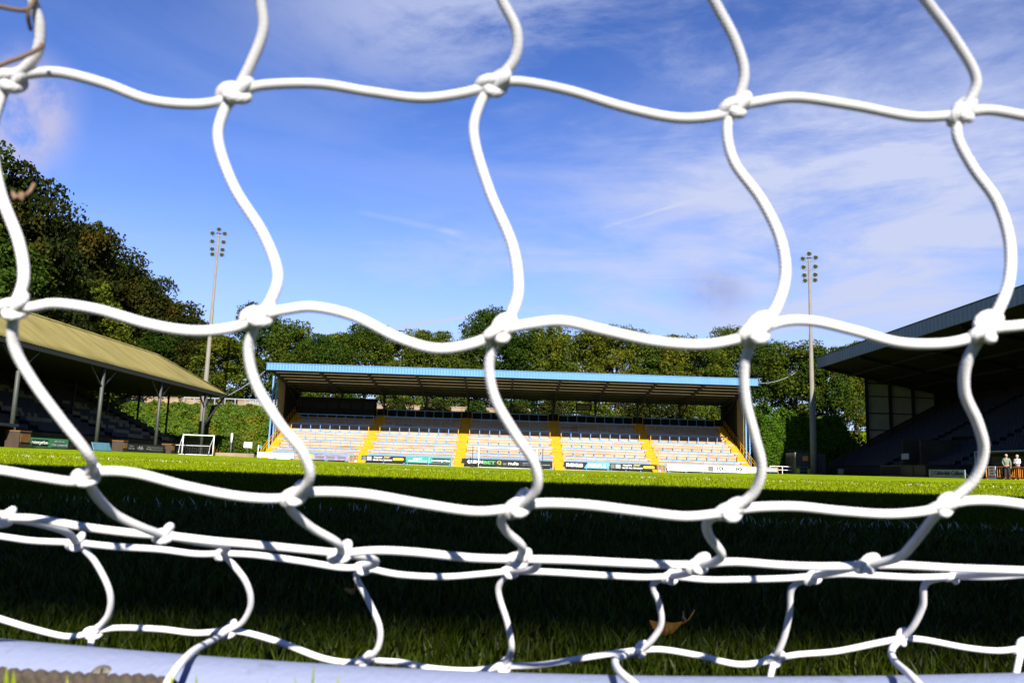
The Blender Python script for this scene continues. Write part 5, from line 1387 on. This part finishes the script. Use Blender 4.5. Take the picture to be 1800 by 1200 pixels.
def knot(px, py, Y, ang=0, sc=1.0):
    c = at(px, py, Y) - NET.location; mb = MB(); pts = []
    n = 60
    for k in range(n):
        t = 2 * math.pi * k / n
        x = math.sin(t) + 2 * math.sin(2 * t); y = math.cos(t) - 2 * math.cos(2 * t); z = -math.sin(3 * t)
        v_ = Vector((x * .00115 * 1.65, z * .0017, y * .00098)) * sc; v_.rotate(Euler((random.uniform(-.3, .3), ang, random.uniform(-.4, .4)))) if False else None
        pts.append(v_)
    rot = Euler((random.uniform(-.35, .35), ang, random.uniform(-.3, .3))).to_matrix()
    pts = [c + rot @ v_ for v_ in pts]
    mb.tube(pts, CORD * 1.04 * sc, 10, closed=True)
    o = mb.build('knot', M['cord'], NET, True)
    uvl = o.data.uv_layers.new(name='UVMap')
    for poly in o.data.polygons:
        i, k = divmod(poly.index, 10)
        for li, (kk, ii) in zip(poly.loop_indices, [(k, i), (k + 1, i), (k + 1, i + 1), (k, i + 1)]): uvl.data[li].uv = (kk / 10 * 2.2, ii * .16)
    return o
DT, DA, DB, DC, DD, DE, DF = .262, .282, .285, .328, .392, .478, .512
KA = [(20, 140), (415, 163), (868, 148), (1293, 188), (1692, 198)]
KB = [(25, 540), (455, 555), (880, 580), (1330, 580), (1732, 578)]
KC = [(153, 836), (518, 870), (912, 888), (1285, 897), (1660, 888)]
KD = [(5, 910), (288, 940), (600, 972), (912, 982), (1228, 992), (1525, 992), (1850, 1004)]
KE = [(135, 953), (392, 972), (640, 996), (898, 1003), (1180, 1012), (1430, 1012), (1678, 1012)]
KF = [(165, 1110), (402, 1107), (642, 1160), (885, 1170), (1125, 1142), (1362, 1158), (1585, 1121), (1797, 1138)]
for K_, D_, s_ in ((KA, DA, 1.06), (KB, DB, 1.06), (KC, DC, 1), (KD, DD, .95), (KE, DE, .95), (KF, DF, 1)):
    for (x, y) in K_: knot(x, y, D_, -.62 + random.uniform(-.25, .2), s_ * random.uniform(.92, 1.06))
def fill(mid, a, b, Ya, Yb):
    """endpoints plus traced middle points with the depth running evenly"""
    n = len(mid) + 1
    P = [(a[0], a[1], Ya)]
    for i, (x, y) in enumerate(mid): P.append((x, y, Ya + (Yb - Ya) * (i + 1) / n))
    P.append((b[0], b[1], Yb)); return P
# above row A (and beyond the frame)
up = [[(60, -120), (50, -60), (58, 0), (70, 50), (62, 100)], [(440, -130), (450, -60), (458, 0), (462, 55), (440, 115)], [(850, -130), (862, -60), (882, 0), (908, 55), (904, 105)], [(1215, -140), (1225, -60), (1254, 0), (1292, 72), (1308, 132)], [(1570, -140), (1585, -60), (1627, 0), (1680, 72), (1716, 142)]]
KT = [(80, -250), (455, -250), (872, -270), (1240, -260), (1610, -250)]
for i in range(5): cord(fill(up[i], KT[i], KA[i], DT, DA)); knot(*KT[i], DT, .5)
for a, b in zip(KT[:-1], KT[1:]): cord(fill([(a[0] + 90, a[1] - 20), (a[0] + 260, a[1] + 25)], a, b, DT, DT))
AB = [[(2, 172), (-14, 240), (0, 335), (33, 425), (42, 490)], [(392, 200), (384, 250), (412, 330), (462, 410), (488, 480), (476, 528)], [(843, 185), (833, 240), (860, 335), (900, 430), (911, 505), (900, 550)], [(1278, 225), (1290, 285), (1338, 352), (1371, 420), (1380, 485), (1362, 545)], [(1682, 238), (1710, 295), (1752, 355), (1774, 425), (1773, 495), (1752, 550)]]
for i in range(5): cord(fill(AB[i], KA[i], KB[i], DA, DB))
BC = [[(24, 605), (58, 670), (108, 738), (148, 788), (162, 815)], [(437, 612), (450, 675), (490, 742), (530, 792), (545, 832), (535, 856)], [(860, 638), (870, 700), (905, 762), (938, 812), (945, 850), (932, 875)], [(1309, 638), (1310, 700), (1326, 765), (1338, 820), (1325, 865)], [(1700, 635), (1696, 690), (1718, 742), (1729, 792), (1710, 845)]]
for i in range(5): cord(fill(BC[i], KB[i], KC[i], DB, DC))
CDm = [[(166, 866), (200, 902), (250, 927)], [(510, 893), (545, 925), (592, 953)], [(882, 910), (890, 933), (918, 960)], [(1246, 913), (1245, 938), (1268, 972), (1258, 986)], [(1634, 918), (1605, 955), (1578, 980)]]
for i, j in ((0, 1), (1, 2), (2, 3), (3, 4), (4, 5)): cord(fill(CDm[i], KC[i], KD[j], DC, DD))
cord(fill([(-200, 700), (-120, 850)], (-290, 560), (5, 910), DB, DD))
DEm = [[(62, 918), (115, 934)], [(340, 950), (396, 960)], [(655, 982), (658, 992)], [(942, 985), (938, 1000)], [(1212, 1006)], [(1478, 1002)], [(1760, 1008)]]
for i in range(7): cord(fill(DEm[i], KD[i], KE[i], DD, DE))
EF = [[(168, 988), (193, 1040), (190, 1080)], [(430, 1018), (441, 1058), (427, 1092)], [(626, 1012), (645, 1050), (667, 1100), (664, 1138)], [(876, 1035), (892, 1095), (899, 1140)], [(1148, 1026), (1159, 1062), (1162, 1096), (1146, 1124)], [(1393, 1032), (1388, 1075), (1378, 1120)], [(1628, 1024), (1622, 1064), (1605, 1100)]]
for i in range(7): cord(fill(EF[i], KE[i], KF[i], DE, DF))
# rows
rowA = [[(45, 131), (105, 128), (185, 148), (262, 176), (340, 184), (395, 176)], [(465, 150), (560, 148), (650, 162), (740, 173), (815, 164)], [(915, 144), (1000, 160), (1100, 190), (1190, 208), (1262, 203)], [(1330, 180), (1400, 172), (1500, 186), (1600, 205), (1665, 204)]]
rowB = [[(55, 540), (100, 534), (175, 545), (262, 570), (340, 582), (410, 576)], [(500, 545), (552, 540), (622, 556), (700, 594), (768, 613), (835, 603)], [(930, 570), (990, 565), (1062, 581), (1150, 600), (1232, 606), (1295, 596)], [(1378, 565), (1430, 565), (1500, 581), (1580, 602), (1655, 604), (1705, 594)]]
rowC = [[(180, 828), (240, 832), (330, 855), (420, 872), (485, 876)], [(560, 864), (640, 868), (740, 885), (830, 898), (885, 895)], [(960, 884), (1030, 887), (1120, 898), (1200, 907), (1255, 903)], [(1330, 891), (1400, 890), (1480, 898), (1560, 903), (1625, 898)]]
for rw, K_, D_ in ((rowA, KA, DA), (rowB, KB, DB), (rowC, KC, DC)):
    for i in range(4): cord(fill(rw[i], K_[i], K_[i + 1], D_, D_))
cord(fill([(1740, 194), (1800, 204), (1900, 222), (2010, 228)], KA[4], (2100, 205), DA, DA))
cord(fill([(1775, 574), (1830, 573), (1940, 600), (2050, 610)], KB[4], (2150, 585), DB, DB))
cord(fill([(1700, 880), (1750, 880), (1810, 888), (1920, 905)], KC[4], (2040, 890), DC, DC))
cord(fill([(-20, 150), (-130, 185), (-260, 190)], KA[0], (-400, 150), DA, DA))
cord(fill([(-20, 548), (-120, 580)], KB[0], (-290, 560), DB, DB))
cord(fill([(130, 846), (70, 838), (0, 826), (-90, 815)], KC[0], (-200, 830), DC, DC))
rowD = [[(60, 911), (150, 926), (230, 936)], [(370, 950), (450, 957), (540, 966)], [(660, 967), (730, 970), (830, 980)], [(1000, 984), (1100, 989), (1180, 992)], [(1290, 987), (1380, 993), (1460, 995)], [(1590, 993), (1680, 998), (1770, 1001)]]
for i in range(6): cord(fill(rowD[i], KD[i], KD[i + 1], DD, DD))
cord(fill([(-60, 905)], (-250, 900), KD[0], DD, DD))
rowE = [[(200, 960), (280, 965), (345, 973)], [(450, 975), (530, 986), (600, 997)], [(700, 1009), (780, 1013), (850, 1008)], [(965, 1005), (1050, 1010), (1130, 1014)], [(1240, 1018), (1300, 1018), (1380, 1016)], [(1480, 1008), (1540, 1011), (1610, 1014)]]
for i in range(6): cord(fill(rowE[i], KE[i], KE[i + 1], DE, DE))
cord(fill([(0, 942), (60, 950)], (-120, 925), KE[0], DE, DE)); cord(fill([(1750, 1013), (1820, 1008)], KE[6], (1920, 1005), DE, DE))
rowF = [[(205, 1103), (280, 1105), (345, 1112)], [(440, 1113), (500, 1131), (560, 1154), (605, 1163)], [(700, 1163), (760, 1174), (830, 1178)], [(950, 1168), (1030, 1155), (1090, 1146)], [(1165, 1141), (1225, 1151), (1300, 1167)], [(1400, 1150), (1470, 1144), (1540, 1130)], [(1625, 1124), (1700, 1138), (1755, 1143)]]
for i in range(7): cord(fill(rowF[i], KF[i], KF[i + 1], DF, DF))
cord(fill([(0, 1087), (60, 1105), (120, 1118)], (-90, 1060), KF[0], DF, DF)); cord(fill([(1850, 1135)], KF[7], (1930, 1150), DF, DF))
# ties from the lowest row to the bar: some go down behind it, some over its top towards the camera
for i in (0, 2, 3, 5, 7):
    x, y = KF[i]; cord([(x, y, DF), (x - 6, y + 22, DF - .004), (x - 14, y + 60, DF - .006)])
cord([(402, 1107, DF), (372, 1126, .480), (342, 1142, .432), (318, 1165, .402), (296, 1196, .386), (286, 1225, .380)])
cord([(1125, 1142, DF), (1100, 1150, .480), (1082, 1160, .440), (1088, 1178, .404), (1118, 1205, .384), (1130, 1230, .378)])
cord([(1585, 1121, DF), (1568, 1140, .490), (1572, 1160, .448), (1598, 1184, .412), (1622, 1210, .394)])

# brown rope along the camera side of the bar
rp = MB()
c_ = [bar_hit(px, py, .0055) for px, py in ((-380, 1170), (-150, 1176), (0, 1193), (90, 1199), (190, 1205), (265, 1207), (320, 1228), (400, 1290))]
c_ = spline(c_, 14); ro = Vector(c_[20])
for st in range(3):
    pts = []
    ln = 0
    for i, q in enumerate(c_):
        if i: ln += (q - c_[i - 1]).length
        t = (c_[min(i + 1, len(c_) - 1)] - c_[max(i - 1, 0)]).normalized(); a = t.orthogonal().normalized(); b = t.cross(a); ph = ln / .012 * 2 * math.pi / 1.6 + st * 2.094
        pts.append(q - ro + (a * math.cos(ph) + b * math.sin(ph)) * .0029)
    rp.tube(pts, .0030, 8)
M['rope'] = mat('weathered brown rope', (0.085, 0.066, 0.045), 0.95, .6, 300, bump=.6, bscale=2500)
o = rp.build('rope', M['rope'], smooth=True); o.location = ro; tag(o, 'weathered brown twisted rope lying along the white ground bar', 'rope')

# fallen leaves and dry stems
def leaf(name, px, py, Y, L_, W_, rz, lift, label, mt, curl=.4, tilt=0):
    q = at(px, py, Y); V = []; Fc = []; n = 10
    for i in range(n + 1):
        t = i / n; wv_ = W_ * math.sin(math.pi * t ** .8) ** .8 * .5 + .0004
        for j, sj in enumerate((-1, -.5, 0, .5, 1)):
            V.append((L_ * (t - .5), wv_ * sj, curl * L_ * (t - .5) ** 2 * 1.6 + abs(sj) ** 2 * W_ * .28 + .0012 * math.sin(t * 9 + sj * 3)))
    for i in range(n):
        for j in range(4): a = i * 5 + j; Fc.append((a, a + 1, a + 6, a + 5))
    mb = MB(); mb.add(V, Fc); mb.tube([(L_ * .5, 0, curl * L_ * .4), (L_ * .7, .002, curl * L_ * .55), (L_ * .85, .005, curl * L_ * .9)], .0007, 5)
    o = mb.build(name, mt, smooth=True); o.location = (q.x, q.y, q.z if lift is None else lift); o.rotation_euler = (tilt, 0, rz)
    sm = o.modifiers.new('t', 'SOLIDIFY'); sm.thickness = .0004
    tag(o, label, 'leaf'); return o
leaf('fallen_leaf', 1166, 1112, .80, .031, .015, R(4), .013, 'curled orange leaf on the dark grass behind a net cord', M['deadleaf'], .9, R(40))
leaf('fallen_leaf', 610, 1086, .88, .016, .011, R(70), .026, 'small brown leaf in the grass left of the picture middle', M['deadleaf'], .5, R(30))
leaf('fallen_leaf', 1200, 1098, .80, .014, .006, R(80), .024, 'pale upright sliver of leaf at the right tip of the orange leaf', M['drystem'], .3, R(60))
q = [at(*a) for a in ((-60, 2, .262), (0, 12, .264), (45, 18, .268), (62, 0, .270), (90, -30, .27))]
q2 = [at(*a) for a in ((-60, 145, .262), (0, 115, .266), (40, 100, .268), (68, 86, .270), (74, 78, .272))]
q3 = [at(*a) for a in ((48, 14, .268), (50, 35, .270), (54, 52, .276))]
tw = MB()
for Q_, r in ((q, .0008), (q2, .0008), (q3, .0007)): tw.tube([p_ - q[1] for p_ in spline(Q_, 6)], r, 7)
o = tw.build('dry_twig', M['drystem'], smooth=True); o.location = q[1]; tag(o, 'thin brown dry twig tangled in the net at the upper left corner', 'twig')
leaf('caught_leaf', 35, 350, .281, .0045, .0030, R(10), None, 'small tan scrap of leaf caught on the left net cord', M['drystem'], .9, R(50))
# long grass blades standing on the camera side of the bar
bl_ = MB()
for (px, top, lean, wd_) in ((8, 1166, 4, 7), (22, 1174, 2, 8), (302, 1167, -2, 5), (345, 1182, 0, 5), (470, 1194, 0, 6), (530, 1184, -14, 5), (545, 1162, 8, 4), (586, 1184, 10, 6), (118, 1186, 0, 5), (1012, 1188, 6, 4)):
    b0, t0 = at(px, 1240, .350), at(px + lean, top, .352); mid_ = b0.lerp(t0, .6); w2 = wd_ * .35 / 1450 / 2; b0.z = 0.0
    bl_.add([b0 - Vector((w2, 0, 0)), b0 + Vector((w2, .0006, 0)), mid_ + Vector((w2 * .9, .0004, 0)), mid_ - Vector((w2 * .9, 0, 0)), t0], [(0, 1, 2, 3), (3, 2, 4)])
tag(bl_.build('long_grass', M['blade']), kind='stuff')
